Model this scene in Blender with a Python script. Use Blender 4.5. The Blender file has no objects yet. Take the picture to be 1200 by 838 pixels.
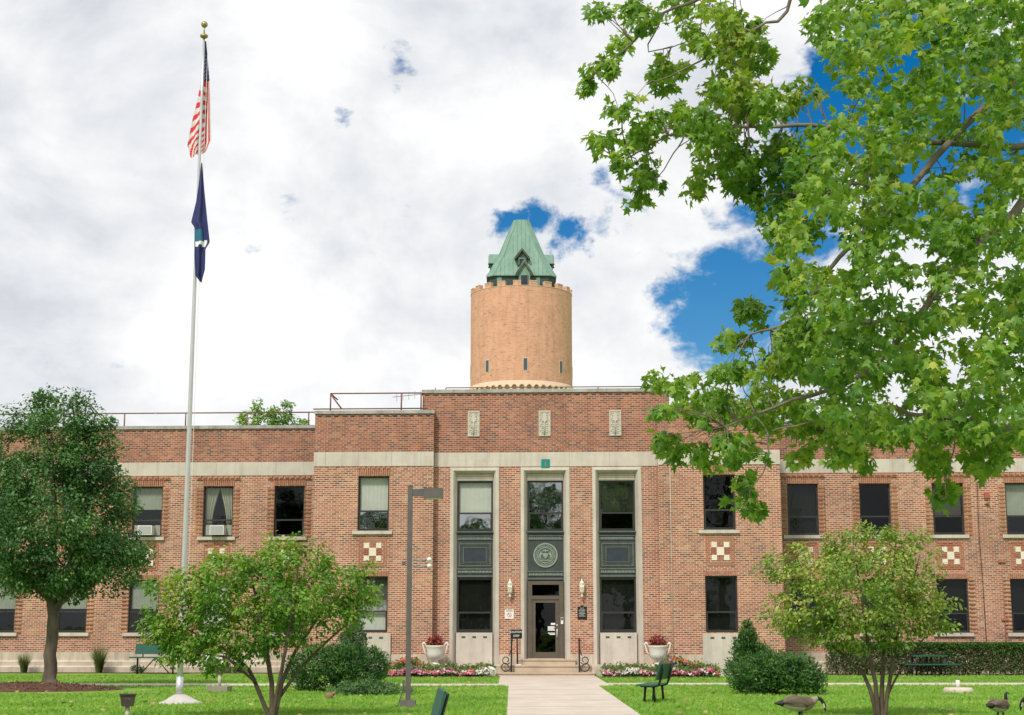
import bpy, math, random
import numpy as np
from mathutils import Vector, Matrix
rad = math.radians
scene = bpy.context.scene
col = scene.collection
R = random.Random(7)
NR = np.random.default_rng(11)

# ------------------------------------------------------------------ view geometry
FPX, CX, CY, EYE = 1800.0, 600.0, 419.0, 1.81
PITCH = math.atan(314/1800)
CP, SP = math.cos(PITCH), math.sin(PITCH)
YAW = rad(2.7)
ROOT = Vector((1.26, 57.5, 0))
def at(px, py, Y):
    """world point at distance Y in front of the viewer"""
    u, v = px-CX, CY-py
    d = Vector((u, FPX*CP-v*SP, FPX*SP+v*CP)); t = Y/d.y
    return Vector((t*d.x, Y, EYE+t*d.z))
def gnd(px, py):
    u, v = px-CX, CY-py
    d = Vector((u, FPX*CP-v*SP, FPX*SP+v*CP)); t = -EYE/d.z
    return Vector((t*d.x, t*d.y, 0))
def fac(x, y, z=0.0):
    """building coordinates -> world"""
    c, s = math.cos(YAW), math.sin(YAW)
    return Vector((ROOT.x+x*c+y*s, ROOT.y-x*s+y*c, z))

# ------------------------------------------------------------------ materials
MATS = {}
def newmat(name):
    m = bpy.data.materials.new(name); m.use_nodes = True
    nt = m.node_tree; nt.nodes.clear()
    o = nt.nodes.new('ShaderNodeOutputMaterial')
    b = nt.nodes.new('ShaderNodeBsdfPrincipled')
    nt.links.new(b.outputs[0], o.inputs[0])
    MATS[name] = m
    return m, nt, b, o
def node(nt, t, **kw):
    n = nt.nodes.new(t)
    for k, v in kw.items(): setattr(n, k, v)
    return n
def ramp(nt, stops, interp='LINEAR'):
    n = nt.nodes.new('ShaderNodeValToRGB'); r = n.color_ramp; r.interpolation = interp
    while len(r.elements) > 1: r.elements.remove(r.elements[-1])
    for i, (p, c) in enumerate(stops):
        e = r.elements[0] if i == 0 else r.elements.new(p)
        e.position = p; e.color = (*c, 1)
    return n
def nmat(name, c1, c2=None, scale=3.0, rough=0.7, bump=0.0, metal=0.0, detail=6, spec=0.4, stretch=None, bscale=None, streak=0):
    m, nt, b, o = newmat(name)
    c2 = c2 or tuple(x*0.8 for x in c1)
    tc = node(nt, 'ShaderNodeTexCoord')
    src = tc.outputs['Object']
    if stretch:
        mp = node(nt, 'ShaderNodeMapping'); mp.inputs['Scale'].default_value = stretch
        nt.links.new(src, mp.inputs[0]); src = mp.outputs[0]
    nz = node(nt, 'ShaderNodeTexNoise'); nz.inputs['Scale'].default_value = scale
    nz.inputs['Detail'].default_value = detail; nz.inputs['Roughness'].default_value = 0.65
    nt.links.new(src, nz.inputs['Vector'])
    rp = ramp(nt, [(0.3, c2), (0.7, c1)])
    nt.links.new(nz.outputs[0], rp.inputs[0]); cs = rp.outputs[0]
    if streak:          # rain runs: stains of the stone itself
        m2 = node(nt, 'ShaderNodeMapping'); m2.inputs['Scale'].default_value = (4.5, 4.5, .35); nt.links.new(tc.outputs['Object'], m2.inputs[0])
        n3 = node(nt, 'ShaderNodeTexNoise'); n3.inputs['Scale'].default_value = 1.0; n3.inputs['Detail'].default_value = 9; n3.inputs['Roughness'].default_value = .7
        nt.links.new(m2.outputs[0], n3.inputs['Vector'])
        r3 = ramp(nt, [(.36, (1-streak, 1-streak*1.05, 1-streak*1.1)), (.52, (1, 1, 1))]); nt.links.new(n3.outputs[0], r3.inputs[0])
        x3 = node(nt, 'ShaderNodeMix', data_type='RGBA', blend_type='MULTIPLY'); x3.inputs[0].default_value = 1
        nt.links.new(cs, x3.inputs[6]); nt.links.new(r3.outputs[0], x3.inputs[7]); cs = x3.outputs[2]
    nt.links.new(cs, b.inputs['Base Color'])
    b.inputs['Roughness'].default_value = rough; b.inputs['Metallic'].default_value = metal
    b.inputs['Specular IOR Level'].default_value = spec
    if bump:
        n2 = node(nt, 'ShaderNodeTexNoise'); n2.inputs['Scale'].default_value = bscale or scale*6
        n2.inputs['Detail'].default_value = 4
        nt.links.new(src, n2.inputs['Vector'])
        bp = node(nt, 'ShaderNodeBump'); bp.inputs['Strength'].default_value = bump; bp.inputs['Distance'].default_value = 0.02
        nt.links.new(n2.outputs[0], bp.inputs['Height']); nt.links.new(bp.outputs[0], b.inputs['Normal'])
    return m
def brickmat(name, stops, mortar, bw=0.205, rh=0.0762, ms=0.0105, soot=0.12):
    m, nt, b, o = newmat(name)
    uv = node(nt, 'ShaderNodeUVMap')
    br = node(nt, 'ShaderNodeTexBrick'); br.offset = 0.5
    br.inputs['Color1'].default_value = (0, 0, 0, 1); br.inputs['Color2'].default_value = (1, 1, 1, 1)
    br.inputs['Mortar'].default_value = (0.5, 0.5, 0.5, 1)
    br.inputs['Scale'].default_value = 1.0; br.inputs['Mortar Size'].default_value = ms
    br.inputs['Mortar Smooth'].default_value = 0.25
    br.inputs['Brick Width'].default_value = bw; br.inputs['Row Height'].default_value = rh
    nt.links.new(uv.outputs[0], br.inputs['Vector'])
    rp = ramp(nt, stops, 'CONSTANT' if len(stops) > 6 else 'LINEAR')
    nt.links.new(br.outputs['Color'], rp.inputs[0])
    mx = node(nt, 'ShaderNodeMix', data_type='RGBA')
    nt.links.new(br.outputs['Fac'], mx.inputs[0]); nt.links.new(rp.outputs[0], mx.inputs[6])
    mx.inputs[7].default_value = (*mortar, 1)
    # broad weathering patches that belong to the wall itself
    nz = node(nt, 'ShaderNodeTexNoise'); nz.inputs['Scale'].default_value = 0.55; nz.inputs['Detail'].default_value = 8
    nt.links.new(uv.outputs[0], nz.inputs['Vector'])
    rr = ramp(nt, [(0.3, (1-soot*1.6, 1-soot*1.7, 1-soot*1.7)), (0.55, (1, 1, 1)), (0.8, (1.08, 1.06, 1.04))])
    nt.links.new(nz.outputs[0], rr.inputs[0])
    mu = node(nt, 'ShaderNodeMix', data_type='RGBA', blend_type='MULTIPLY'); mu.inputs[0].default_value = 1
    nt.links.new(mx.outputs[2], mu.inputs[6]); nt.links.new(rr.outputs[0], mu.inputs[7])
    m2 = node(nt, 'ShaderNodeMapping'); m2.inputs['Scale'].default_value = (1.7, .16, 1); nt.links.new(uv.outputs[0], m2.inputs[0])
    n3 = node(nt, 'ShaderNodeTexNoise'); n3.inputs['Scale'].default_value = 1.0; n3.inputs['Detail'].default_value = 8; n3.inputs['Roughness'].default_value = .68
    nt.links.new(m2.outputs[0], n3.inputs['Vector'])
    r3 = ramp(nt, [(.34, (.84, .83, .83)), (.5, (1, 1, 1)), (.72, (1.05, 1.05, 1.05))]); nt.links.new(n3.outputs[0], r3.inputs[0])
    x3 = node(nt, 'ShaderNodeMix', data_type='RGBA', blend_type='MULTIPLY'); x3.inputs[0].default_value = 1
    nt.links.new(mu.outputs[2], x3.inputs[6]); nt.links.new(r3.outputs[0], x3.inputs[7])
    nt.links.new(x3.outputs[2], b.inputs['Base Color'])
    b.inputs['Roughness'].default_value = 0.85; b.inputs['Specular IOR Level'].default_value = 0.25
    bp = node(nt, 'ShaderNodeBump'); bp.invert = True
    bp.inputs['Strength'].default_value = 0.5; bp.inputs['Distance'].default_value = 0.008
    nt.links.new(br.outputs['Fac'], bp.inputs['Height']); nt.links.new(bp.outputs[0], b.inputs['Normal'])
    return m
def leafmat(name, stops, trans=0.35, rough=0.5, patch=None):
    """thin leaves: every leaf its own green, diffuse plus light passing through"""
    m, nt, b, o = newmat(name)
    g = node(nt, 'ShaderNodeNewGeometry')
    rp = ramp(nt, stops)
    fac_src = g.outputs['Random Per Island']
    tc = node(nt, 'ShaderNodeTexCoord')
    nz = node(nt, 'ShaderNodeTexNoise'); nz.inputs['Scale'].default_value = patch or 0.9; nz.inputs['Detail'].default_value = 3
    nt.links.new(tc.outputs['Object'], nz.inputs['Vector'])
    ad = node(nt, 'ShaderNodeMath', operation='MULTIPLY_ADD'); ad.inputs[1].default_value = 0.55
    mm = node(nt, 'ShaderNodeMath', operation='MULTIPLY_ADD'); mm.inputs[1].default_value = 1.5; mm.inputs[2].default_value = -0.52
    nt.links.new(nz.outputs[0], mm.inputs[0])
    nt.links.new(fac_src, ad.inputs[0]); nt.links.new(mm.outputs[0], ad.inputs[2])
    nt.links.new(ad.outputs[0], rp.inputs[0])
    nt.links.new(rp.outputs[0], b.inputs['Base Color'])
    b.inputs['Roughness'].default_value = rough; b.inputs['Specular IOR Level'].default_value = 0.35
    tr = node(nt, 'ShaderNodeBsdfTranslucent')
    hs = node(nt, 'ShaderNodeHueSaturation'); hs.inputs['Hue'].default_value = 0.485; hs.inputs['Saturation'].default_value = 1.15; hs.inputs['Value'].default_value = 1.5
    nt.links.new(rp.outputs[0], hs.inputs['Color']); nt.links.new(hs.outputs[0], tr.inputs[0])
    ms = node(nt, 'ShaderNodeMixShader'); ms.inputs[0].default_value = trans
    nt.links.new(b.outputs[0], ms.inputs[1]); nt.links.new(tr.outputs[0], ms.inputs[2])
    nt.links.new(ms.outputs[0], o.inputs[0])
    return m

BR_STOPS = [(0.0, (0.168, 0.082, 0.068)), (0.05, (0.247, 0.093, 0.063)), (0.18, (0.337, 0.108, 0.064)), (0.40, (0.381, 0.128, 0.073)),
            (0.60, (0.406, 0.150, 0.089)), (0.78, (0.426, 0.184, 0.111)), (0.89, (0.455, 0.251, 0.161)), (0.95, (0.346, 0.163, 0.111)), (0.98, (0.198, 0.114, 0.099))]
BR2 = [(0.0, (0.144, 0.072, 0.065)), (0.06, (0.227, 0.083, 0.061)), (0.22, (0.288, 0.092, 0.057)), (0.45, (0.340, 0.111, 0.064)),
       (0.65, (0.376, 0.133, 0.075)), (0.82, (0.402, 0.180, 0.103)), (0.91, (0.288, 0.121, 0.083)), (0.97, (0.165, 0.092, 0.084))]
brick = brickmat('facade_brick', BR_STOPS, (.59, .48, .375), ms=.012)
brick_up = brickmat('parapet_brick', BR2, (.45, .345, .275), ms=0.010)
brick_jamb = brickmat('jamb_brick', [(0, (.34, .14, .085)), (.5, (.43, .19, .105)), (1, (.48, .26, .15))], (.14, .085, .06), bw=1.2, rh=0.0762, ms=0.014)
brick_red = nmat('red_brick_trim', (.43, .17, .10), (.32, .12, .075), 9, .85, .2)
brick_soldier = nmat('soldier_brick', (.50, .255, .16), (.34, .14, .09), 5, .85, .2)
tower_brick = brickmat('tower_brick', [(0.0, (0.485, 0.243, 0.178)), (0.05, (0.572, 0.282, 0.193)), (0.25, (0.601, 0.301, 0.207)), (0.5, (0.621, 0.320, 0.222)), (0.75, (0.640, 0.339, 0.236)), (0.93, (0.601, 0.339, 0.246)), (0.99, (0.436, 0.201, 0.138))], (0.640, 0.382, 0.281), bw=.5, rh=.25, ms=.025, soot=.05)
tower_stone = nmat('tower_pale_brick', (.66, .51, .38), (.58, .43, .31), 2, .85)
limestone = nmat('limestone', (.60, .545, .485), (.47, .425, .372), 1.3, .85, .15, detail=9, streak=.16)
plinth_st = nmat('plinth_stone', (.62, .54, .44), (.45, .38, .30), 1.1, .88, .15, detail=9, streak=.25)
coping_st = nmat('coping_stone', (.44, .43, .40), (.28, .27, .25), 2.0, .85, .1, detail=9, streak=.3)
step_st = nmat('step_stone', (.55, .45, .34), (.42, .33, .24), 1.6, .88, .15, detail=9)
white_tile = nmat('white_tile', (.78, .70, .60), (.66, .58, .48), 4, .6)
bronze = nmat('dark_bronze', (.035, .033, .032), (.022, .021, .02), 4, .45, spec=.5)
doorbronze = nmat('door_bronze', (.115, .092, .07), (.085, .068, .052), 4, .42, spec=.5)
patina = nmat('patina_metal', (.125, .145, .132), (.085, .099, .094), 5, .55)
patina_dark = nmat('patina_metal_dark', (.058, .068, .066), (.035, .042, .044), 5, .5)
patina_light = nmat('patina_metal_light', (.27, .33, .28), (.19, .24, .20), 7, .6)
teal = nmat('teal_enamel', (.004, .25, .22), (.004, .19, .17), 5, .35)
blindm = nmat('window_blind', (.58, .59, .545), (.50, .51, .47), 3, .9)
blind_dim = nmat('window_blind_grey', (.33, .34, .29), (.25, .27, .23), 3, .9)
screenm = nmat('window_screen', (.042, .048, .040), (.03, .035, .03), 3, .8)
drape = nmat('drape_cloth', (.40, .40, .31), (.30, .31, .24), 3, .9, stretch=(12, 1, 1))
room = nmat('room_dark', (.09, .085, .08), (.07, .065, .06), 2, .9)
white_paint = nmat('white_paint', (.78, .77, .74), (.68, .67, .64), 3, .5)
urn_white = nmat('urn_white', (.78, .75, .69), (.62, .59, .53), 4, .6, .1)
concrete = nmat('concrete', (.60, .53, .45), (.46, .41, .34), 1.6, .9, .15, detail=10)
walk_conc = nmat('walk_concrete', (.60, .525, .45), (.45, .39, .33), .9, .9, .15, detail=14)
grey_metal = nmat('grey_metal', (.135, .12, .12), (.10, .09, .09), 4, .55)
pole_metal = nmat('pole_aluminium', (.62, .62, .62), (.50, .50, .51), 6, .38, metal=.6, stretch=(4, 4, .3))
gold = nmat('gilded_metal', (.42, .34, .16), (.32, .25, .11), 4, .4, metal=.6)
rust_rail = nmat('rusty_rail', (.23, .115, .085), (.15, .07, .055), 6, .75)
black_iron = nmat('black_iron', (.022, .020, .020), (.012, .012, .012), 8, .5)
bench_green = nmat('bench_green', (.018, .105, .075), (.012, .07, .052), 8, .5)
bench_leg = nmat('bench_iron', (.02, .022, .02), (.03, .022, .018), 8, .55)
copper = nmat('green_copper', (.205, .33, .265), (.125, .225, .18), .7, .65, stretch=(2.2, 2.2, .3), detail=8)
copper_dark = nmat('green_copper_dark', (.055, .085, .075), (.03, .045, .042), .8, .7)
bark_m = nmat('bark', (.15, .11, .08), (.06, .045, .033), 7, .95, .6, stretch=(1, 1, .25), bscale=18)
maple_bark = nmat('maple_bark', (.25, .205, .165), (.13, .105, .085), 7, .95, .5, stretch=(1, 1, .4), bscale=16)
bark_pale = nmat('bark_grey', (.155, .125, .095), (.065, .05, .038), 7, .95, .5, stretch=(1, 1, .25), bscale=18)
red_paint = nmat('red_paint', (.55, .06, .04), None, 4, .5)
sign_black = nmat('sign_black', (.012, .012, .014), None, 4, .4)
letter_white = nmat('letter_white', (.82, .82, .82), (.78, .78, .78), 4, .5)
lamp_glass_m, _nt, _b, _o = newmat('lantern_lit_glass')
_b.inputs['Base Color'].default_value = (.5, .43, .32, 1); _b.inputs['Emission Color'].default_value = (1, .78, .45, 1); _b.inputs['Emission Strength'].default_value = .3
mulch = nmat('mulch_brown', (.16, .075, .045), (.05, .026, .018), 14, .95, .8, bscale=40)
soil = nmat('garden_soil', (.10, .065, .04), (.05, .035, .024), 8, .95, .6)

# window glass: see-through, with a clear mirror film on its face
glass, nt, b, o = newmat('window_glass')
nt.nodes.remove(b)
tr = node(nt, 'ShaderNodeBsdfTransparent'); tr.inputs[0].default_value = (.86, .88, .86, 1)
gl = node(nt, 'ShaderNodeBsdfGlossy'); gl.inputs[0].default_value = (.95, .97, 1, 1); gl.inputs['Roughness'].default_value = .015
fr = node(nt, 'ShaderNodeFresnel'); fr.inputs[0].default_value = 1.5
ms = node(nt, 'ShaderNodeMixShader')
# light leaving through the inner face is not mirrored back (no total reflection in a thin sheet)
gb = node(nt, 'ShaderNodeNewGeometry'); inv = node(nt, 'ShaderNodeMath', operation='SUBTRACT'); inv.inputs[0].default_value = 1; nt.links.new(gb.outputs['Backfacing'], inv.inputs[1])
ff = node(nt, 'ShaderNodeMath', operation='MULTIPLY'); nt.links.new(fr.outputs[0], ff.inputs[0]); nt.links.new(inv.outputs[0], ff.inputs[1])
nt.links.new(ff.outputs[0], ms.inputs[0]); nt.links.new(tr.outputs[0], ms.inputs[1]); nt.links.new(gl.outputs[0], ms.inputs[2]); nt.links.new(ms.outputs[0], o.inputs[0])
tcg = node(nt, 'ShaderNodeTexCoord'); nzg = node(nt, 'ShaderNodeTexNoise'); nzg.inputs['Scale'].default_value = 1.6
bpg = node(nt, 'ShaderNodeBump'); bpg.inputs['Strength'].default_value = .12; bpg.inputs['Distance'].default_value = .02
nt.links.new(tcg.outputs['Object'], nzg.inputs['Vector']); nt.links.new(nzg.outputs[0], bpg.inputs['Height']); nt.links.new(bpg.outputs[0], gl.inputs['Normal'])
# reflective glass of the upper entrance windows
def film_glass(name, ior, tint):
    m = glass.copy(); m.name = name
    for n in m.node_tree.nodes:
        if n.type == 'FRESNEL': n.inputs[0].default_value = ior
        if n.type == 'BSDF_TRANSPARENT': n.inputs[0].default_value = (*tint, 1)
    MATS[name] = m
    return m
glass_film = film_glass('reflective_glass', 4.6, (.5, .52, .5))
glass_mid = film_glass('half_reflective_glass', 2.1, (.6, .62, .6))
glass_dark = film_glass('dark_glass', 1.36, (.42, .42, .42))
notch_shade = nmat('notch_shade_brick', (.16, .09, .07), (.10, .06, .05), 6, .9)  # shadow of the gaps under the copings, put into the brick colour

# ------------------------------------------------------------------ mesh building
class M:
    def __init__(s): s.v = []; s.f = []; s.mi = []; s.sm = []; s.uv = None
    def face(s, idx, mi=0, sm=False): s.f.append(tuple(idx)); s.mi.append(mi); s.sm.append(sm)
    def quad(s, a, b, c, d, mi=0):
        n = len(s.v); s.v += [tuple(a), tuple(b), tuple(c), tuple(d)]; s.face((n, n+1, n+2, n+3), mi)
    def poly(s, pts, mi=0):
        n = len(s.v); s.v += [tuple(p) for p in pts]; s.face(range(n, n+len(pts)), mi)
    def box(s, x0, x1, y0, y1, z0, z1, mi=0, m=None):
        n = len(s.v)
        P = [(x0,y0,z0),(x1,y0,z0),(x1,y1,z0),(x0,y1,z0),(x0,y0,z1),(x1,y0,z1),(x1,y1,z1),(x0,y1,z1)]
        if m is not None: P = [tuple(m @ Vector(p)) for p in P]
        s.v += P
        for q in ((0,3,2,1),(4,5,6,7),(0,1,5,4),(1,2,6,5),(2,3,7,6),(3,0,4,7)): s.face([n+i for i in q], mi)
        return s
    def prism(s, pts, y0, y1, mi=0, axis='y', m=None):
        """outline in (a,b) swept along one axis; axis y: (x,z), axis x: (y,z), axis z: (x,y)"""
        n = len(s.v); k = len(pts)
        def mk(a, b, t):
            p = {'y': (a, t, b), 'x': (t, a, b), 'z': (a, b, t)}[axis]
            return tuple(m @ Vector(p)) if m is not None else p
        s.v += [mk(a, b, y0) for a, b in pts] + [mk(a, b, y1) for a, b in pts]
        s.face(range(n, n+k), mi); s.face(range(n+2*k-1, n+k-1, -1), mi)
        for i in range(k):
            j = (i+1) % k; s.face((n+i, n+k+i, n+k+j, n+j), mi)
        return s
    def tube(s, pts, r, n=8, mi=0, cap=True, sq=False):
        pts = [Vector(p) for p in pts]
        rs = r if isinstance(r, (list, tuple)) else [r]*len(pts)
        base = len(s.v); ref = None
        for i, p in enumerate(pts):
            t = (pts[min(i+1, len(pts)-1)]-pts[max(i-1, 0)])
            if t.length < 1e-9: t = Vector((0,0,1))
            t.normalize()
            if ref is None:
                ref = Vector((1,0,0)) if abs(t.x) < .9 else Vector((0,1,0))
            a = (ref-t*ref.dot(t)); a.normalize(); ref = a; b = t.cross(a)
            for k in range(n):
                an = 2*math.pi*(k+(.5 if sq else 0))/n
                s.v.append(tuple(p+(a*math.cos(an)+b*math.sin(an))*rs[i]))
        for i in range(len(pts)-1):
            for k in range(n):
                k2 = (k+1) % n
                s.face((base+i*n+k, base+i*n+k2, base+(i+1)*n+k2, base+(i+1)*n+k), mi, n > 5)
        if cap:
            s.face([base+k for k in range(n-1, -1, -1)], mi); e = base+(len(pts)-1)*n
            s.face([e+k for k in range(n)], mi)
        return s
    def lathe(s, prof, n=24, c=(0,0,0), mi=0, smooth=True, a0=0.0, cap=True):
        base = len(s.v)
        for r, z in prof:
            for k in range(n):
                an = a0+2*math.pi*k/n
                s.v.append((c[0]+r*math.cos(an), c[1]+r*math.sin(an), c[2]+z))
        for i in range(len(prof)-1):
            for k in range(n):
                k2 = (k+1) % n
                s.face((base+i*n+k, base+i*n+k2, base+(i+1)*n+k2, base+(i+1)*n+k), mi, smooth)
        if cap:
            s.face([base+k for k in range(n-1, -1, -1)], mi); e = base+(len(prof)-1)*n
            s.face([e+k for k in range(n)], mi)
        return s
    def ball(s, c, r, n=12, mi=0, sc=(1,1,1)):
        base = len(s.v); h = n//2
        for i in range(h+1):
            th = math.pi*i/h
            for k in range(n):
                ph = 2*math.pi*k/n
                s.v.append((c[0]+r*sc[0]*math.sin(th)*math.cos(ph), c[1]+r*sc[1]*math.sin(th)*math.sin(ph), c[2]+r*sc[2]*math.cos(th)))
        for i in range(h):
            for k in range(n):
                k2 = (k+1) % n
                s.face((base+i*n+k, base+(i+1)*n+k, base+(i+1)*n+k2, base+i*n+k2), mi, True)
        return s
    def build(s, name, mats, parent=None, loc=None, rotz=0, uvf=None):
        if not isinstance(mats, (list, tuple)): mats = [mats]
        me = bpy.data.meshes.new(name); me.from_pydata(s.v, [], s.f)
        for m in mats: me.materials.append(m)
        me.polygons.foreach_set('material_index', s.mi); me.polygons.foreach_set('use_smooth', s.sm)
        uvl = me.uv_layers.new(name='UVMap')
        co = np.array(s.v, dtype=np.float64).reshape(-1, 3)
        nl = len(me.loops); lv = np.empty(nl, dtype=np.int32); me.loops.foreach_get('vertex_index', lv)
        if uvf is not None: uv = uvf(co)[lv]
        else:
            npoly = len(me.polygons); nor = np.empty(npoly*3); me.polygons.foreach_get('normal', nor); nor = np.abs(nor.reshape(-1, 3))
            tot = np.empty(npoly, dtype=np.int32); me.polygons.foreach_get('loop_total', tot)
            ax = np.repeat(np.argmax(nor, axis=1), tot); c = co[lv]
            u = np.where(ax == 0, c[:,1], c[:,0]); v = np.where(ax == 2, c[:,1], c[:,2]); uv = np.stack([u, v], 1)
        uvl.data.foreach_set('uv', uv.astype(np.float32).ravel())
        me.update()
        o = bpy.data.objects.new(name, me); col.objects.link(o)
        if parent: o.parent = parent
        if loc is not None: o.location = loc
        o.rotation_euler = (0, 0, rotz)
        return o
def thing(name, label, cat, loc=(0,0,0), rotz=0, group=None):
    o = bpy.data.objects.new(name, None); col.objects.link(o); o.empty_display_size = .2
    o.location = loc; o.rotation_euler = (0, 0, rotz); o['label'] = label; o['category'] = cat
    if group: o['group'] = group
    return o
def tag(o, label, cat, group=None, kind=None):
    o['label'] = label; o['category'] = cat
    if group: o['group'] = group
    if kind: o['kind'] = kind
    return o
def struct(o, label=None, kind='structure'):
    o['kind'] = kind
    if label: o['label'] = label; o['category'] = o.name.split('.')[0].replace('_', ' ')
    return o
def copy_tree(o, parent=None):
    c = o.copy(); col.objects.link(c)
    if parent: c.parent = parent
    for ch in list(o.children): copy_tree(ch, c)
    return c
def text_mesh(txt, size, depth=.004):
    cu = bpy.data.curves.new('lettering', 'FONT'); cu.body = txt; cu.size = size; cu.extrude = depth/2
    cu.align_x = 'CENTER'; cu.align_y = 'CENTER'; cu.resolution_u = 3
    o = bpy.data.objects.new('lettering', cu); col.objects.link(o)
    dg = bpy.context.evaluated_depsgraph_get(); dg.update()
    me = bpy.data.meshes.new_from_object(o.evaluated_get(dg))
    bpy.data.objects.remove(o); bpy.data.curves.remove(cu)
    return me
def lettering(txt, size, mat, parent, loc, name='lettering'):
    me = text_mesh(txt, size); me.materials.clear(); me.materials.append(mat)
    o = bpy.data.objects.new(name, me); col.objects.link(o); o.parent = parent; o.location = loc; o.rotation_euler = (rad(90), 0, 0)
    return o

# ------------------------------------------------------------------ leaves in bulk
SIMPLE = (np.array([(0,0,0),(.30,.42,.07),(0,1,0),(-.30,.42,.07)]), [(0,1,2),(0,2,3)])
NEEDLE = (np.array([(0,0,0),(.16,.4,.03),(0,1,0),(-.16,.4,.03)]), [(0,1,2),(0,2,3)])
def _maple():
    o = [(0,0),(.20,.03),(.47,.14),(.31,.29),(.58,.66),(.23,.56),(0,1.0),(-.23,.56),(-.58,.66),(-.31,.29),(-.47,.14),(-.20,.03)]
    v = [(0,.38,.06)]+[(x, y, -.22*abs(x)-.10*y*y) for x, y in o]
    f = [(0, i+1, (i+1) % len(o)+1) for i in range(len(o))]
    return np.array(v), f
MAPLE = _maple()
MAPLE_CURL = (MAPLE[0]*np.array([.8,1,1])+np.stack([0*MAPLE[0][:,0], 0*MAPLE[0][:,0], -.55*MAPLE[0][:,0]**2+.35*np.maximum(0, MAPLE[0][:,1]-.5)], 1), MAPLE[1])
BLOSSOM = (np.array([(0,0,.06)]+[((1 if k%2==0 else .62)*math.cos(k*math.pi/5), (1 if k%2==0 else .62)*math.sin(k*math.pi/5), 0) for k in range(10)])*.6, [(0,i+1,(i+1)%10+1) for i in range(10)])
def leaf_arrays(P, N, D, S, shape):
    """P points, N normals, D tip directions, S sizes -> vertices, triangles"""
    sv, sf = shape
    N = N/np.maximum(np.linalg.norm(N, axis=1, keepdims=True), 1e-6)
    D = D-N*np.sum(D*N, axis=1, keepdims=True); D = D/np.maximum(np.linalg.norm(D, axis=1, keepdims=True), 1e-6)
    X = np.cross(D, N)
    V = (P[:,None,:]+S[:,None,None]*(sv[None,:,0:1]*X[:,None,:]+sv[None,:,1:2]*D[:,None,:]+sv[None,:,2:3]*N[:,None,:])).reshape(-1, 3)
    F = (np.arange(len(P))[:,None,None]*len(sv)+np.array(sf)[None]).reshape(-1, 3)
    return V, F
def leaf_mesh(name, sets, mats, parent=None):
    """sets: list of (V,F) with one material each"""
    Vs, Fs, Mi = [], [], []; off = 0
    for k, (V, F) in enumerate(sets):
        Vs.append(V); Fs.append(F+off); Mi.append(np.full(len(F), k if len(mats) > 1 else 0)); off += len(V)
    V = np.concatenate(Vs); F = np.concatenate(Fs); Mi = np.concatenate(Mi).astype(np.int32)
    me = bpy.data.meshes.new(name)
    me.vertices.add(len(V)); me.vertices.foreach_set('co', V.astype(np.float32).ravel())
    me.loops.add(F.size); me.loops.foreach_set('vertex_index', F.astype(np.int32).ravel())
    me.polygons.add(len(F)); me.polygons.foreach_set('loop_start', np.arange(0, F.size, 3, dtype=np.int32))
    for m in mats: me.materials.append(m)
    me.polygons.foreach_set('material_index', Mi)
    me.update(calc_edges=True); me.validate()
    o = bpy.data.objects.new(name, me); col.objects.link(o)
    if parent: o.parent = parent
    return o
def ball_pts(n, shell=0.0):
    d = NR.normal(size=(n, 3)); d /= np.linalg.norm(d, axis=1, keepdims=True)
    r = (shell**3+(1-shell**3)*NR.random(n))**(1/3)
    return d*r[:,None]
# ------------------------------------------------------------------ camera, sky, sun
cam = bpy.data.cameras.new('camera'); co_ = bpy.data.objects.new('camera', cam); col.objects.link(co_)
cam.sensor_width = 36; cam.lens = 36*FPX/1200; cam.clip_end = 3000
co_.location = (0, 0, EYE); co_.rotation_euler = (rad(90)+PITCH, 0, 0)
scene.camera = co_
SUN_EL, SUN_AZ = rad(50), rad(205)     # azimuth measured clockwise from +Y
sd = Vector((math.sin(SUN_AZ)*math.cos(SUN_EL), math.cos(SUN_AZ)*math.cos(SUN_EL), math.sin(SUN_EL)))
sl = bpy.data.lights.new('sun', 'SUN'); sl.energy = 2.6; sl.angle = rad(8); sl.color = (1, .93, .84)
so = bpy.data.objects.new('sun', sl); col.objects.link(so); so.rotation_euler = sd.to_track_quat('Z', 'Y').to_euler(); so.location = (-20, -30, 60)

w = bpy.data.worlds.new('World'); scene.world = w; w.use_nodes = True
nt = w.node_tree; nt.nodes.clear()
wo = nt.nodes.new('ShaderNodeOutputWorld'); bg = nt.nodes.new('ShaderNodeBackground'); bg.inputs[1].default_value = .14
nt.links.new(bg.outputs[0], wo.inputs[0])
sky = nt.nodes.new('ShaderNodeTexSky'); sky.sky_type = 'NISHITA'; sky.sun_disc = False
sky.sun_elevation = SUN_EL; sky.sun_rotation = SUN_AZ; sky.air_density = 1.0; sky.dust_density = .6; sky.ozone_density = 3
hs = node(nt, 'ShaderNodeHueSaturation'); hs.inputs['Saturation'].default_value = 1.5; hs.inputs['Value'].default_value = .54
nt.links.new(sky.outputs[0], hs.inputs['Color'])
tc = node(nt, 'ShaderNodeTexCoord'); D = tc.outputs['Generated']
def math_(op, a, b=None, c=None, clamp=False):
    n = node(nt, 'ShaderNodeMath', operation=op, use_clamp=clamp)
    for i, x in enumerate((a, b, c)):
        if x is None: continue
        if isinstance(x, (int, float)): n.inputs[i].default_value = x
        else: nt.links.new(x, n.inputs[i])
    return n.outputs[0]
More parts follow.
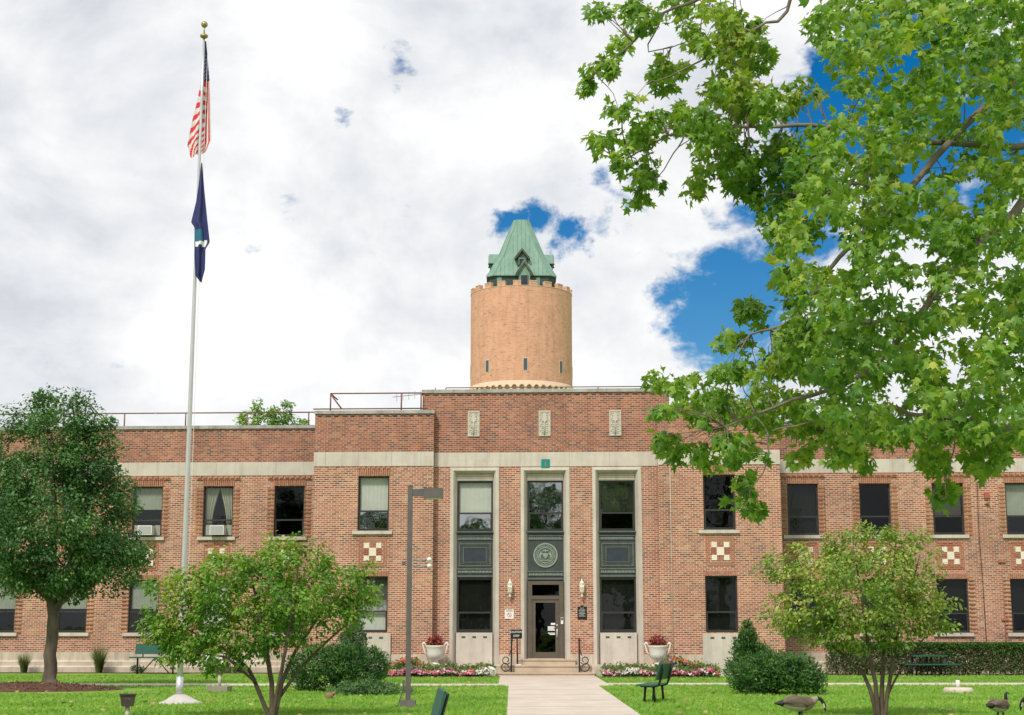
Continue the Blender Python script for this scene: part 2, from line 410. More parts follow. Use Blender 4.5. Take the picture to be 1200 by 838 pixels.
def noise_(scale, detail, rough=.55, off=(0,0,0), stretch=(1,1,1.6), dist=0.0):
    mp = node(nt, 'ShaderNodeMapping'); mp.inputs['Scale'].default_value = stretch; mp.inputs['Location'].default_value = off
    nt.links.new(D, mp.inputs[0])
    n = node(nt, 'ShaderNodeTexNoise'); n.inputs['Scale'].default_value = scale; n.inputs['Detail'].default_value = detail
    n.inputs['Roughness'].default_value = rough; n.inputs['Distortion'].default_value = dist
    nt.links.new(mp.outputs[0], n.inputs['Vector']); return n.outputs[0]
n_big = noise_(9, 9, .6, (3.1, .4, 2.2), dist=.3)
n_fine = noise_(34, 8, .62, (1.3, 4.4, .2), dist=.3)
# where the cloud deck opens, as directions in the sky: (px, py, reach in px, depth)
GAPS = [(590,262,26,.62),(625,258,30,.5),(668,284,32,.66),(700,268,30,.45),(730,225,60,.42),(745,300,22,.2),(840,372,66,.8),(795,350,36,.6),(880,330,66,.8),(905,230,80,.75),(830,300,50,.5),
        (1000,110,80,.85),(1110,180,110,.85),(1180,140,90,.85),(1060,60,80,.8),(820,425,38,.5),(960,300,60,.5),(455,88,30,.42),(400,132,18,.33),(470,65,20,.34),(900,410,60,.55),(1050,300,70,.35)]
wn_ = node(nt, 'ShaderNodeTexNoise'); wn_.inputs['Scale'].default_value = 16; wn_.inputs['Detail'].default_value = 7; wn_.inputs['Roughness'].default_value = .62; nt.links.new(D, wn_.inputs['Vector'])
wv = node(nt, 'ShaderNodeVectorMath', operation='MULTIPLY_ADD'); wv.inputs[1].default_value = (.085, .085, .075); nt.links.new(wn_.outputs['Color'], wv.inputs[0])
wo2 = node(nt, 'ShaderNodeVectorMath', operation='ADD'); wo2.inputs[1].default_value = (-.0425, -.0425, -.0375); nt.links.new(D, wo2.inputs[0]); nt.links.new(wo2.outputs[0], wv.inputs[2])
WD = wv.outputs[0]
acc = None
for gx, gy, gr, gd in GAPS:
    d = at(gx, gy, 100)-Vector((0, 0, EYE)); d.normalize()
    dp = node(nt, 'ShaderNodeVectorMath', operation='DISTANCE'); dp.inputs[1].default_value = d
    nrm = node(nt, 'ShaderNodeVectorMath', operation='NORMALIZE'); nt.links.new(WD, nrm.inputs[0]); nt.links.new(nrm.outputs[0], dp.inputs[0])
    mr = node(nt, 'ShaderNodeMapRange', interpolation_type='SMOOTHSTEP')
    mr.inputs[1].default_value = 0; mr.inputs[2].default_value = gr/1800*1.9; mr.inputs[3].default_value = gd; mr.inputs[4].default_value = 0
    nt.links.new(dp.outputs['Value'], mr.inputs[0])
    acc = mr.outputs[0] if acc is None else math_('MAXIMUM', acc, mr.outputs[0])
dens = math_('ADD', math_('MULTIPLY_ADD', n_big, 3.6, -1.8), math_('MULTIPLY_ADD', n_fine, 2.4, -1.2))
dens = math_('SUBTRACT', math_('ADD', dens, 1.3), math_('MULTIPLY', acc, 2.5))
cover = node(nt, 'ShaderNodeMapRange', interpolation_type='SMOOTHSTEP'); cover.inputs[1].default_value = -.3; cover.inputs[2].default_value = .55
nt.links.new(dens, cover.inputs[0])
# cloud body: bright tops, grey undersides
shade_n = noise_(6.0, 8, .60, (7.7, 2.1, 5.5), stretch=(1, 1, 1.35), dist=.2)
crp = ramp(nt, [(0.34, (3.75, 3.9, 4.2)), (0.43, (4.5, 4.62, 4.82)), (0.50, (5.1, 5.15, 5.25)), (0.58, (5.8, 5.8, 5.8))])
for e in crp.color_ramp.elements: pass
nt.links.new(shade_n, crp.inputs[0])
mixc = node(nt, 'ShaderNodeMix', data_type='RGBA')
nt.links.new(cover.outputs[0], mixc.inputs[0]); nt.links.new(hs.outputs[0], mixc.inputs[6]); nt.links.new(crp.outputs[0], mixc.inputs[7])
nt.links.new(mixc.outputs[2], bg.inputs[0])
vs = scene.view_settings; vs.view_transform = 'Standard'; vs.look = 'None'; vs.gamma = 1; vs.use_curve_mapping = False; vs.exposure = 0.35
scene.cycles.use_denoising = True; scene.cycles.max_bounces = 8; scene.cycles.transparent_max_bounces = 16
scene.cycles.caustics_reflective = False; scene.cycles.caustics_refractive = False

# ------------------------------------------------------------------ ground
gm, nt, b, o = newmat('lawn_turf')
tcg = node(nt, 'ShaderNodeTexCoord')
def nz_(scale, detail=6, rough=.6):
    n = node(nt, 'ShaderNodeTexNoise'); n.inputs['Scale'].default_value = scale; n.inputs['Detail'].default_value = detail; n.inputs['Roughness'].default_value = rough
    nt.links.new(tcg.outputs['Object'], n.inputs['Vector']); return n.outputs[0]
r1 = ramp(nt, [(.32, (.11, .245, .032)), (.48, (.17, .345, .046)), (.60, (.26, .40, .068)), (.70, (.38, .41, .13))])
nt.links.new(nz_(.45, 10, .7), r1.inputs[0])
r2 = ramp(nt, [(.25, (.62, .62, .6)), (.6, (1.1, 1.1, 1.05))]); nt.links.new(nz_(16, 6, .75), r2.inputs[0])
mu = node(nt, 'ShaderNodeMix', data_type='RGBA', blend_type='MULTIPLY'); mu.inputs[0].default_value = 1
nt.links.new(r1.outputs[0], mu.inputs[6]); nt.links.new(r2.outputs[0], mu.inputs[7]); nt.links.new(mu.outputs[2], b.inputs['Base Color'])
b.inputs['Roughness'].default_value = .9; b.inputs['Specular IOR Level'].default_value = .15
bp = node(nt, 'ShaderNodeBump'); bp.inputs['Strength'].default_value = .8; bp.inputs['Distance'].default_value = .05
nt.links.new(nz_(30, 4), bp.inputs['Height']); nt.links.new(bp.outputs[0], b.inputs['Normal'])
g = M(); g.quad((-1500,-400,0),(1500,-400,0),(1500,2500,0),(-1500,2500,0)); struct(g.build('lawn', gm))

WALK_Z, PATH_Z = .008, .004
g = M()
g.box(-.10, 2.60, 2, 47.5, -.1, .03); 
for k in range(26): pass
struct(g.build('walkway', walk_conc))
g = M(); n = 0
pl = [(-.42, 47.5), (2.98, 47.5), (2.98, 56.4), (-.42, 56.4)]
g.prism(pl, -.1, .027, axis='z'); struct(g.build('entrance_apron', walk_conc))
g = M(); g.prism([(-60, 47.7), (-.42, 47.55), (-.42, 49.0), (-60, 50.3)], -.1, .018, axis='z'); struct(g.build('footpath', concrete))
g = M(); g.prism([(2.98, 48.3), (60, 47.6), (60, 50.3), (2.98, 49.7)], -.1, .018, axis='z'); struct(g.build('footpath', concrete))
# joints cut in the walk read as thin dark strips
g = M()
for k in range(20):
    y = 4+3.1*k
    if y < 47: g.box(-.10, 2.60, y-.012, y+.012, .0, .034)
j_m = nmat('joint_dirt', (.44, .37, .30), (.34, .28, .22), 5, .9)
struct(g.build('walkway_joints', j_m))
g = M(); c = fac(-13.0, 2.4)
g.prism([(-34,0),(24,0),(24,1.2),(-34,1.2)], -.02, .012, axis='z')
o = g.build('planting_strip', soil); o.location = fac(0, 1.75); o.rotation_euler = (0, 0, -YAW); struct(o)

# grass blades standing on the lawn
def on_hard(x, y):
    if -.14 < x < 2.64 and y < 47.6: return True
    if -.46 < x < 3.02 and 47.4 < y < 58: return True
    if x <= -.4:
        t = (x+60)/59.6
        return 47.7-.15*t-.05 < y < 50.3-1.3*t+.05
    if x >= 2.9:
        t = (x-3)/57
        return 48.3-.7*t-.05 < y < 49.7+.6*t+.05
    return False
NB = 70000
yy = 29+28.5*NR.random(NB*2)**1.25; xx = (NR.random(NB*2)*2-1)*(yy*.335+1.5)
lx = (xx-ROOT.x)*math.cos(YAW)-(yy-ROOT.y)*math.sin(YAW); ly = (xx-ROOT.x)*math.sin(YAW)+(yy-ROOT.y)*math.cos(YAW)
keep = np.array([(not on_hard(a, c)) for a, c in zip(xx, yy)]) & ~((np.abs(lx) < 9.2) & (ly > -1.3)) & (ly < 2.0)
keep &= ~(((xx+13.3)/3.3)**2+((yy-44.3)/2.3)**2 < 1)
xx, yy = xx[keep][:NB], yy[keep][:NB]; n = len(xx)
P = np.stack([xx, yy, np.zeros(n)], 1); Nn = np.stack([NR.normal(size=n), NR.normal(size=n)-.6, .5*np.ones(n)], 1)
Dd = np.stack([.5*NR.normal(size=n), .5*NR.normal(size=n), np.ones(n)], 1)
blade = (np.array([(-.22,0,0),(.22,0,0),(.0,1,.1),(-.5,.75,-.2),(-.35,0,0),(.5,.7,.2)]), [(0,1,2),(4,0,3),(1,5,0)])
grass_m = leafmat('grass_blades', [(0, (.12, .255, .034)), (.5, (.185, .365, .046)), (.85, (.28, .42, .07)), (1, (.40, .44, .12))], .3, patch=.5)
o = leaf_mesh('grass', [leaf_arrays(P, Nn, Dd, .045+.045*NR.random(n), blade)], [grass_m]); tag(o, 'bright green mown grass covering the lawn', 'grass', kind='stuff')

# ------------------------------------------------------------------ the brick building
B = thing('brick_building', 'long two storey red brick building with pale stone bands and three tall entrance bays', 'building', ROOT, -YAW)
CW, FX, FO, YF, YW = 4.66, 4.19, 8.68, -.4, 3.0      # centre half width, pavilion inner and outer edge, front planes
LW = [-10.24, -13.09, -15.93, -18.78, -21.65]; RW = [9.96, 12.75, 15.56, 18.36, 21.2]
WEND = 30
def wall_mesh(x0, x1, z0, z1, y, holes, rev=.22, retL=0, retR=0, split=None):
    g = M()
    xs = sorted({x0, x1}|{h[i] for h in holes for i in (0, 1)}); zs = sorted({z0, z1}|{h[i] for h in holes for i in (2, 3)}|({split} if split else set()))
    for i in range(len(xs)-1):
        for k in range(len(zs)-1):
            cx, cz = (xs[i]+xs[i+1])/2, (zs[k]+zs[k+1])/2
            if any(h[0] < cx < h[1] and h[2] < cz < h[3] for h in holes): continue
            g.quad((xs[i],y,zs[k]),(xs[i+1],y,zs[k]),(xs[i+1],y,zs[k+1]),(xs[i],y,zs[k+1]), 1 if split and cz > split else 0)
    for a, b_, c_, d in holes:
        g.quad((a,y,c_),(a,y,d),(a,y+rev,d),(a,y+rev,c_)); g.quad((b_,y,c_),(b_,y+rev,c_),(b_,y+rev,d),(b_,y,d))
        g.quad((a,y,d),(b_,y,d),(b_,y+rev,d),(a,y+rev,d)); g.quad((a,y,c_),(a,y+rev,c_),(b_,y+rev,c_),(b_,y,c_))
    for x, rt in ((x0, retL), (x1, retR)):
        if rt:
            for za, zb, mi in ((z0, split or z1, 0),)+(((split, z1, 1),) if split else ()):
                g.quad((x,y,za),(x,y,zb),(x,y+rt,zb),(x,y+rt,za), mi)
    return g
BANDZ0, BANDZ1 = 7.69, 8.22
COLS = [-2.66, -.02, 2.66]
holes = [(c-.9, c+.9, .0, 7.64) for c in COLS]
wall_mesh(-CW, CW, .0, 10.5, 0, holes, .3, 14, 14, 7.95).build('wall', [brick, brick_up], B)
WH = .6
flank_holes = lambda c: [(c-.585, c+.585, 5.28, 7.32), (c-.585, c+.585, 1.56, 3.6)]
for sgn in (-1, 1):
    x0, x1 = sorted((sgn*FX, sgn*FO))
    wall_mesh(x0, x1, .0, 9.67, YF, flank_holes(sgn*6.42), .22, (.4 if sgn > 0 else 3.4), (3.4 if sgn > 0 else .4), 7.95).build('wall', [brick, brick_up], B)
for sgn, cs in ((-1, LW), (1, RW)):
    x0, x1 = sorted((sgn*FO, sgn*WEND))
    hs_ = [h for c in cs for h in ((c-.6, c+.6, 5.27, 7.27), (c-.6, c+.6, 1.53, 3.58))]
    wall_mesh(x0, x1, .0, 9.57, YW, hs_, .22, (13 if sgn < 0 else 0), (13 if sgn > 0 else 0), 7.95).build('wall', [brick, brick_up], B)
g = M(); g.quad((-WEND,16,0),(WEND,16,0),(WEND,16,9.57),(-WEND,16,9.57)); g.build('rear_wall', brick, B)
# flat roofs behind the parapets
roof_m = nmat('roof_felt', (.10, .10, .10), (.06, .06, .06), 2, .9)
g = M(); g.box(-CW+.02, CW-.02, .3, 13.9, 9.9, 10.0); g.build('roof', roof_m, B)
for sgn in (-1, 1):
    x0, x1 = sorted((sgn*(CW+.01), sgn*(FO-.25))); g = M(); g.box(x0, x1, -.1, 3.25, 9.0, 9.1); g.build('roof', roof_m, B)
    x0, x1 = sorted((sgn*(CW+.01), sgn*(WEND-.02))); g = M(); g.box(x0, x1, 3.27, 15.98, 8.9, 9.0); g.build('roof', roof_m, B)
# rooms: floors and a back wall far enough inside to stay dark
g = M()
for z in (.5, 4.5): g.box(-WEND+.05, WEND-.05, 3.25, 9, z, z+.15)
g.box(-WEND+.05, WEND-.05, 9, 9.1, .3, 8.9)
for z in (.5, 4.5): g.box(-FO+.05, FO-.05, .4, 3.24, z, z+.15)
for x in (-FO, -FX-.5, FX+.5, FO, -1.35, 1.35): g.box(x-.07, x+.07, .4, 9, .65, 8.8)
g.build('interior', room, B)

# parapet copings with the notch shadows beneath painted as dark dentil blocks, and stone bands
def coping(x0, x1, y, z, parent, depth=.42, name='coping'):
    g = M(); g.box(x0, x1, y-.05, y+depth, z, z+.13)
    o = g.build(name, coping_st, parent)
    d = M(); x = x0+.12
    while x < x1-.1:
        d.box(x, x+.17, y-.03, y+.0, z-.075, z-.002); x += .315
    d.build('shaded_dentil_course', notch_shade, o)
    return o
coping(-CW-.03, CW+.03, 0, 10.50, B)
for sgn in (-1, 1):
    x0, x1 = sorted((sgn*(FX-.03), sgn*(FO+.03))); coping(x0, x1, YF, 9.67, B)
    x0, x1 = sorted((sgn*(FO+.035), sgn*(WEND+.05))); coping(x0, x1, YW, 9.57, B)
for a, c_ in ((CW-.3, CW+.03), (-CW-.03, -CW+.3)): M().box(a, c_, .4, 14, 10.50, 10.63).build('coping', coping_st, B)
def band(x0, x1, y, marks):
    g = M(); xs = [x0]+marks+[x1]
    for a, c_ in zip(xs[:-1], xs[1:]): g.box(a+.003, c_-.003, y-.018, y+.05, BANDZ0, BANDZ1)
    return g.build('stone_band', limestone, B)
band(-FX+.0, FX-.0, 0, [-2.2, -.8, .9, 2.4])
for sgn in (-1, 1):
    x0, x1 = sorted((sgn*(FX-.012), sgn*(FO+.012))); band(x0, x1, YF, sorted([sgn*4.65, sgn*5.75, sgn*8.25]))
    x0, x1 = sorted((sgn*(FO+.014), sgn*WEND)); m_ = [x0+2.4*k for k in range(1, 9)]; band(x0, x1, YW, m_)
# stone plinths in stepped courses
for sgn in (-1, 1):
    x0, x1 = sorted((sgn*(FO+.03), sgn*WEND)); g = M()
    g.prism([(YW+.02,.79),(YW-.04,.79),(YW-.04,.47),(YW-.16,.415),(YW-.16,.265),(YW-.29,.205),(YW-.29,-.05),(YW+.02,-.05)], x0, x1, axis='x')
    g.build('plinth', plinth_st, B)
    x0, x1 = sorted((sgn*(FX-.03), sgn*(FO+.03))); g = M()
    g.box(x0, x1, YF-.03, YF+.05, .47, .76); g.box(x0, x1, YF-.06, YF+.05, -.05, .47)
    g.build('plinth', plinth_st, B)
g = M()
for a, c_ in ((-FX+.035, -3.56), (-1.76, -.93), (.89, 1.76), (3.56, FX-.035)): M().box(a, c_, -.03, .05, .0, .76).build('plinth', plinth_st, B)
g = M(); g.box(-5.3, -1.62, -1.05, -.47, -.05, .36); g.box(-4.15, -1.62, -.465, -.04, -.05, .40); g.build('ledge', plinth_st, B)
g = M(); g.box(1.62, 5.3, -1.05, -.47, -.05, .36); g.box(1.62, 4.15, -.465, -.04, -.05, .40); g.build('ledge', plinth_st, B)
for zz, yy0, hx in ((.155, -1.55, 1.75), (.40, -1.12, 1.6), (.60, -.55, 1.05)):
    g = M(); g.box(-hx-.02, hx-.02+.04, yy0, -.035 if zz < .6 else .25, -.05 if zz < .2 else zz-.24, zz-.05); g.box(-hx-.04, hx+.04, yy0-.03, -.034 if zz < .6 else .249, zz-.05, zz); g.build('step', step_st, B)

# ------------------------------------------------------------------ windows
def jamb_and_lintel(win, c, zb, zt, y, w2, dent):
    for s_ in (-1, 1):
        g = M(); x0 = c+s_*w2; x1 = c+s_*(w2+.27); a, b_ = sorted((x0, x1))
        z = zb; k = 0
        while z < zt-.02:
            if k % 2 == 0: g.box(a, b_, y-.026, y, z, min(z+.062, zt))
            z += .0762; k += 1
        g.build('jamb_brickwork', brick_jamb, win)
    g = M(); h = .235 if dent else .2; n = 17; ww = (2*w2+.1)/n
    for k in range(n):
        x = c-w2-.05+k*ww
        g.box(x+.017, x+ww-.017, y-.035-.01*(k % 2), y, zt+.004, zt+h)
    if dent:
        for k in range(8):
            x = c-w2-.24+k*(2*w2+.48-.14)/7
            g.box(x, x+.14, y-.085, y, zt+h+.075, zt+h+.15)
        g.box(c-w2-.29, c+w2+.29, y-.05, y, zt+h+.02, zt+h+.07)
    g.build('lintel', brick_soldier, win)
def window(c, zb, zt, w2, y, rail=.36, pane=glass, blind=None, sill=True, jamb=None, frame=.055, drapes=False, label=None, pane2=None):
    yf = y+.11
    g = M(); f = frame
    g.box(c-w2, c-w2+f, yf, yf+.07, zb, zt); g.box(c+w2-f, c+w2, yf, yf+.07, zb, zt)
    g.box(c-w2+f, c+w2-f, yf, yf+.07, zt-f, zt); g.box(c-w2+f, c+w2-f, yf, yf+.07, zb, zb+f)
    zr = zb+rail*(zt-zb); g.box(c-w2+f, c+w2-f, yf-.01, yf+.07, zr-.03, zr+.03)
    # the lower sash stands a little proud
    g.box(c-w2+f, c-w2+f+.03, yf-.008, yf+.06, zb+f, zr-.03); g.box(c+w2-f-.03, c+w2-f, yf-.008, yf+.06, zb+f, zr-.03)
    g.box(c-w2+f+.03, c+w2-f-.03, yf-.008, yf+.06, zb+f, zb+f+.035)
    win = g.build('window', bronze, B)
    if label: win['label'] = label
    p = M(); p.quad((c-w2+f,yf+.04,zr+.03),(c+w2-f,yf+.04,zr+.03),(c+w2-f,yf+.04,zt-f),(c-w2+f,yf+.04,zt-f))
    p.build('pane', pane, win)
    p = M(); p.quad((c-w2+f,yf+.02,zb+f),(c+w2-f,yf+.02,zb+f),(c+w2-f,yf+.02,zr-.03),(c-w2+f,yf+.02,zr-.03))
    p.build('pane', pane2 or pane, win)
    if blind:
        for fr_, mt in blind:
            zl = zt-f-(zt-zb-2*f)*fr_
            b_ = M(); k = 14
            for i in range(k):
                x0 = c-w2+f+.01+(2*w2-2*f-.02)*i/k; x1 = x0+(2*w2-2*f-.02)/k
                b_.quad((x0,yf+.13+.006*(i%2),zl),(x1,yf+.13+.006*((i+1)%2),zl),(x1,yf+.13+.006*((i+1)%2),zt-f),(x0,yf+.13+.006*(i%2),zt-f))
            b_.build('blind', mt, win)
    if drapes:
        for s_ in (-1, 1):
            d = M(); n = 14; m_ = 12
            def pt(i, j):
                t = j/m_; wd = (w2-.06)*(1.0-.52*math.sin(min(1, t*1.25)*math.pi/2)**1.2) if t < .85 else (w2-.06)*(.48+.06*(t-.85))
                x = s_*(w2-.05-wd*i/n); return (c+x, yf+.15+.03*math.sin(i*1.9), zt-.06-(zt-zb-.12)*t)
            for i in range(n):
                for j in range(m_): d.quad(pt(i,j), pt(i+1,j), pt(i+1,j+1), pt(i,j+1))
            d.build('drape', drape, win)
    if sill:
        s2 = M(); s2.box(c-w2-.19, c+w2+.13, y-.09, y+.10, zb-.13, zb-.004); s2.build('sill', limestone, win)
    if jamb is not None: jamb_and_lintel(win, c, zb, zt, y, w2, jamb)
    return win
# wings
wl = {0: dict(pane=glass_dark), 1: dict(drapes=True), 2: dict(blind=[(.45, blind_dim)]), 3: dict(blind=[(.5, blind_dim)]), 4: dict(pane=glass_dark)}
for k, c in enumerate(LW):
    window(c, 5.27, 7.27, .6, YW, .33, jamb=True, **wl[k])
    window(c, 1.53, 3.58, .6, YW, .40, jamb=False, blind=[(1.0 if k == 1 else .55, blindm if k == 1 else blind_dim)], label='lower window with its blind half drawn' if k != 1 else None)
wr = {0: dict(blind=[(1.0, screenm)], pane=glass_dark), 1: dict(pane=glass_dark), 2: dict(blind=[(.62, blind_dim)], pane=glass_dark), 3: dict(blind=[(.66, blind_dim)]), 4: dict(pane=glass_dark)}
for k, c in enumerate(RW):
    window(c, 5.27, 7.27, .6, YW, .36, jamb=True, **wr[k])
    window(c, 1.53, 3.58, .6, YW, .36, jamb=False, blind=[(.62, screenm)], pane=glass_dark)
# pavilions
def flank_lintel(win, c, zt, full):
    g = M(); n = 15; ww = 1.2/n
    for k in range(n): g.box(c-.6+k*ww+.017, c-.6+(k+1)*ww-.017, YF-.03-.01*(k%2), YF, zt+.004, zt+(.27 if full else .2))
    if full:
        for k in range(7):
            x = c-.6+k*(1.2-.1)/6; g.box(x, x+.1, YF-.05, YF, zt+.275, zt+.35)
    g.build('lintel', brick_soldier, win)
wn = window(-6.42, 5.28, 7.32, .585, YF, .36, blind=[(.64, blindm)], pane=glass, pane2=glass_film); flank_lintel(wn, -6.42, 7.32, True)
wn = window(-6.42, 1.56, 3.6, .585, YF, .37, sill=False, pane=glass_mid, pane2=glass, blind=[(.42, blind_dim), (1.0, blindm)], label='window with white papers standing behind its lower sash'); flank_lintel(wn, -6.42, 3.6, False)
wn = window(6.42, 5.28, 7.32, .585, YF, .36, pane=glass_dark); flank_lintel(wn, 6.42, 7.32, True)
wn = window(6.42, 1.56, 3.6, .585, YF, .36, sill=False, blind=[(1.0, screenm)], pane=glass_dark); flank_lintel(wn, 6.42, 3.6, False)
def vent_panel(x0, x1, y0, y1, z0, z1, par):
    g = M(); g.box(x0, x1, y0, y1, z0, z1); o = g.build('stone_panel', limestone, par)
    v = M(); cx = (x0+x1)/2
    for k in (-1, 0, 1): v.box(cx+k*.4-.07, cx+k*.4+.07, y0-.006, y0+.0, z1-.2, z1-.13)
    v.build('vent_slot', room, o); return o
for sgn in (-1, 1):
    c = sgn*6.45; vent_panel(c-.75, c+.75, YF-.085, YF+.1, .0, 1.53, B)
# cross shaped tile panels
def tile_panel(c, z, y):
    g = M(); s_ = .137; 
    for i, k in ((-1,-1),(1,-1),(-1,1),(1,1)): g.box(c+i*.225-s_*.72, c+i*.225+s_*.72, y-.03, y, z+k*.235-s_*.72, z+k*.235+s_*.72)
    g.box(c-.135, c+.135, y-.036, y, z-.15, z+.15)
    o = g.build('tile_panel', white_tile, B)
    f = M()
    for k in (.42, .50):
        f.box(c-k, c+k, y-.018, y, z+k-.02, z+k+.02); f.box(c-k, c+k, y-.018, y, z-k-.02, z-k+.02)
        f.box(c-k-.02, c-k+.02, y-.016, y, z-k, z+k); f.box(c+k-.02, c+k+.02, y-.016, y, z-k, z+k)
    for i, k in ((-1,0),(1,0),(0,-1),(0,1)):
        for t in (-.07, 0, .07):
            if i: f.box(c+i*.25-.1, c+i*.25+.1, y-.02, y, z+t-.022, z+t+.022)
            else: f.box(c+t-.022, c+t+.022, y-.02, y, z+k*.26-.1, z+k*.26+.1)
    f.build('brick_border', brick_red, o)
for c in (-6.42, 6.42): tile_panel(c, 4.5, YF)
for c in LW+RW: tile_panel(c, 4.47, YW)
# carved stone panels high on the centre
for c in (-2.71, -.03, 2.63):
    g = M(); g.box(c-.225, c+.225, -.03, .05, 8.82, 9.80); o = g.build('carved_panel', limestone, B)
    g = M()
    for s_ in (-1, 1):
        g.box(c+s_*.205-.018, c+s_*.205+.018, -.045, -.03, 8.84, 9.78)
        for k in range(4):
            z = 9.0+k*.21; pts = [(c+s_*(.10+.07*math.cos(t)), -.04, z+.08*math.sin(t)) for t in np.linspace(0, 5.2, 12)]
            g.tube(pts, [.014-.0006*i for i in range(12)], 5)
            g.ball((c+s_*.09, -.03, z), .035, 8)
    g.box(c-.187, c+.187, -.05, -.03, 8.84, 8.87); g.box(c-.187, c+.187, -.05, -.03, 9.75, 9.78)
    g.tube([(c, -.04, 8.88), (c, -.045, 9.72)], [.035, .02], 6); g.prism([(c-.1, 9.45), (c, 9.35), (c+.1, 9.45), (c+.07, 9.62), (c, 9.72), (c-.07, 9.62)], -.065, -.03)
    g.build('carving', limestone, o)
# tall stone surrounds of the three bays
def surround(c):
    g = M(); wo_, wi, yo, yi = .915, .675, -.035, .20; zt, zi = 7.66, 7.43
    wm = .80
    for s_ in (-1, 1):
        P = [(c+s_*wo_, 0.045), (c+s_*wo_, yo), (c+s_*wm, yo-.02), (c+s_*(wm-.03), yo+.02), (c+s_*(wm-.045), yo+.05), (c+s_*wi, yi), (c+s_*wi, .30)]
        zl = [zt, zt, zt-.115, zt-.14, zt-.15, zi, zi]
        n = len(g.v)
        for (x, y), z in zip(P, zl): g.v.append((x, y, .0)); g.v.append((x, y, z))
        for i in range(len(P)-1): g.face((n+2*i, n+2*i+1, n+2*i+3, n+2*i+2) if s_ > 0 else (n+2*i+2, n+2*i+3, n+2*i+1, n+2*i))
        if s_ < 0: left = [(p[0], p[1], z) for p, z in zip(P, zl)]
        else: right = [(p[0], p[1], z) for p, z in zip(P, zl)]
    for i in range(len(left)-1): g.quad(left[i], right[i], right[i+1], left[i+1])
    o = g.build('stone_surround', limestone, B)
    h = M(); h.box(c-.674, c+.674, .17, .30, 7.18, 7.427); 
    for k in range(3): h.box(c-.674, c+.674, .15-.012*k, .17, 7.22+k*.07, 7.25+k*.07)
    h.build('header', limestone, o)
    return o
sur = [surround(c) for c in COLS]
def spandrel(c, z0, z1, seal):
    g = M(); g.box(c-.67, c+.67, .20, .28, z0, z1); o = g.build('spandrel', patina_dark, B)
    r = M()
    for z, h in ((z1-.055, .05), (z1-.17, .04), (z1-.30, .05), (z0+.30, .05), (z0+.17, .04), (z0+.03, .06)): r.box(c-.665, c+.665, .165, .20, z, z+h)
    r.build('moulding', patina, o)
    e = M(); k_ = 0
    for z in (z1-.235, z0+.235):
        x = c-.62
        while x < c+.6:
            wd = (.035, .05, .03, .06)[k_ % 4]; e.box(x, x+wd, .186, .20, z-.028, z+.028); x += wd+.022; k_ += 1
    e.build('fretwork', patina_light, o)
    zc = (z0+z1)/2
    if not seal:
        f = M()
        for hw, hh, t in ((.60, .43, .045), (.44, .29, .03)):
            f.box(c-hw, c+hw, .17, .20, zc+hh-t, zc+hh); f.box(c-hw, c+hw, .17, .20, zc-hh, zc-hh+t)
            f.box(c-hw, c-hw+t, .17, .20, zc-hh+t, zc+hh-t); f.box(c+hw-t, c+hw, .17, .20, zc-hh+t, zc+hh-t)
        k_ = 0
        for i in range(12):
            x = c-.5+i*1.0/11
            for s_ in (-1, 1): f.ball((x, .195, zc+s_*.34), .026, 6)
        for i in range(7):
            z = zc-.24+i*.48/6
            for s_ in (-1, 1): f.ball((c+s_*.51, .195, z), .026, 6)
        f.build('frame', patina, o)
        q = M(); q.box(c-.40, c+.40, .187, .199, zc-.255, zc+.255); q.build('panel', nmat('blue_panel', (.035, .045, .06), (.02, .028, .04), 5, .5), o)
    else:
        zc += .03
        s = M(); n = 40
        def ring(r0, r1, y):
            for k in range(n):
                a, b_ = 2*math.pi*k/n, 2*math.pi*(k+1)/n
                P = [(c+r*math.cos(t), zc+r*math.sin(t)) for r, t in ((r0,a),(r1,a),(r1,b_),(r0,b_))]
                s.prism(P, y, .2)
        ring(.40, .455, .165); ring(.27, .30, .168)
        for k in range(44):
            a = 2*math.pi*k/44
            if k % 6 == 5: continue
            m_ = Matrix.Translation((c+.35*math.cos(a), 0, zc+.35*math.sin(a))) @ Matrix.Rotation(-a, 4, 'Y')
            s.box(-.03, .03, .176, .2, -.012, .012, m=m_)
        s.build('seal_ring', patina_light, o)
        s2 = M(); s2.prism([(c+.40*math.cos(2*math.pi*k/n), zc+.40*math.sin(2*math.pi*k/n)) for k in range(n)], .188, .199); s2.build('seal_disc', patina, o)
        s3 = M()
        s3.prism([(c-.09, zc+.08), (c+.09, zc+.08), (c+.09, zc-.03), (c, zc-.14), (c-.09, zc-.03)], .15, .188)      # shield
        s3.prism([(c-.12, zc+.13), (c-.05, zc+.15), (c, zc+.12), (c+.05, zc+.15), (c+.12, zc+.13), (c+.09, zc+.20), (c+.03, zc+.18), (c, zc+.235), (c-.03, zc+.18), (c-.09, zc+.20)], .155, .188)  # bird above
        for s_ in (-1, 1):                                                                                          # two animals rearing at the shield
            pts = [(.10,.06),(.12,.10),(.15,.09),(.165,.155),(.185,.12),(.205,.16),(.20,.09),(.235,.03),(.24,-.05),(.26,-.14),(.235,-.14),(.215,-.07),(.20,-.06),(.195,-.14),(.17,-.14),(.175,-.05),(.165,.0),(.11,.03)]
            P = [(c+s_*a, zc+b_) for a, b_ in pts]
            if s_ < 0: P = P[::-1]
            s3.prism(P, .16, .188)
        s3.prism([(c-.2, zc-.17), (c+.2, zc-.17), (c+.16, zc-.205), (c-.16, zc-.205)], .165, .188)
        s3.build('crest', patina_light, o)
    return o
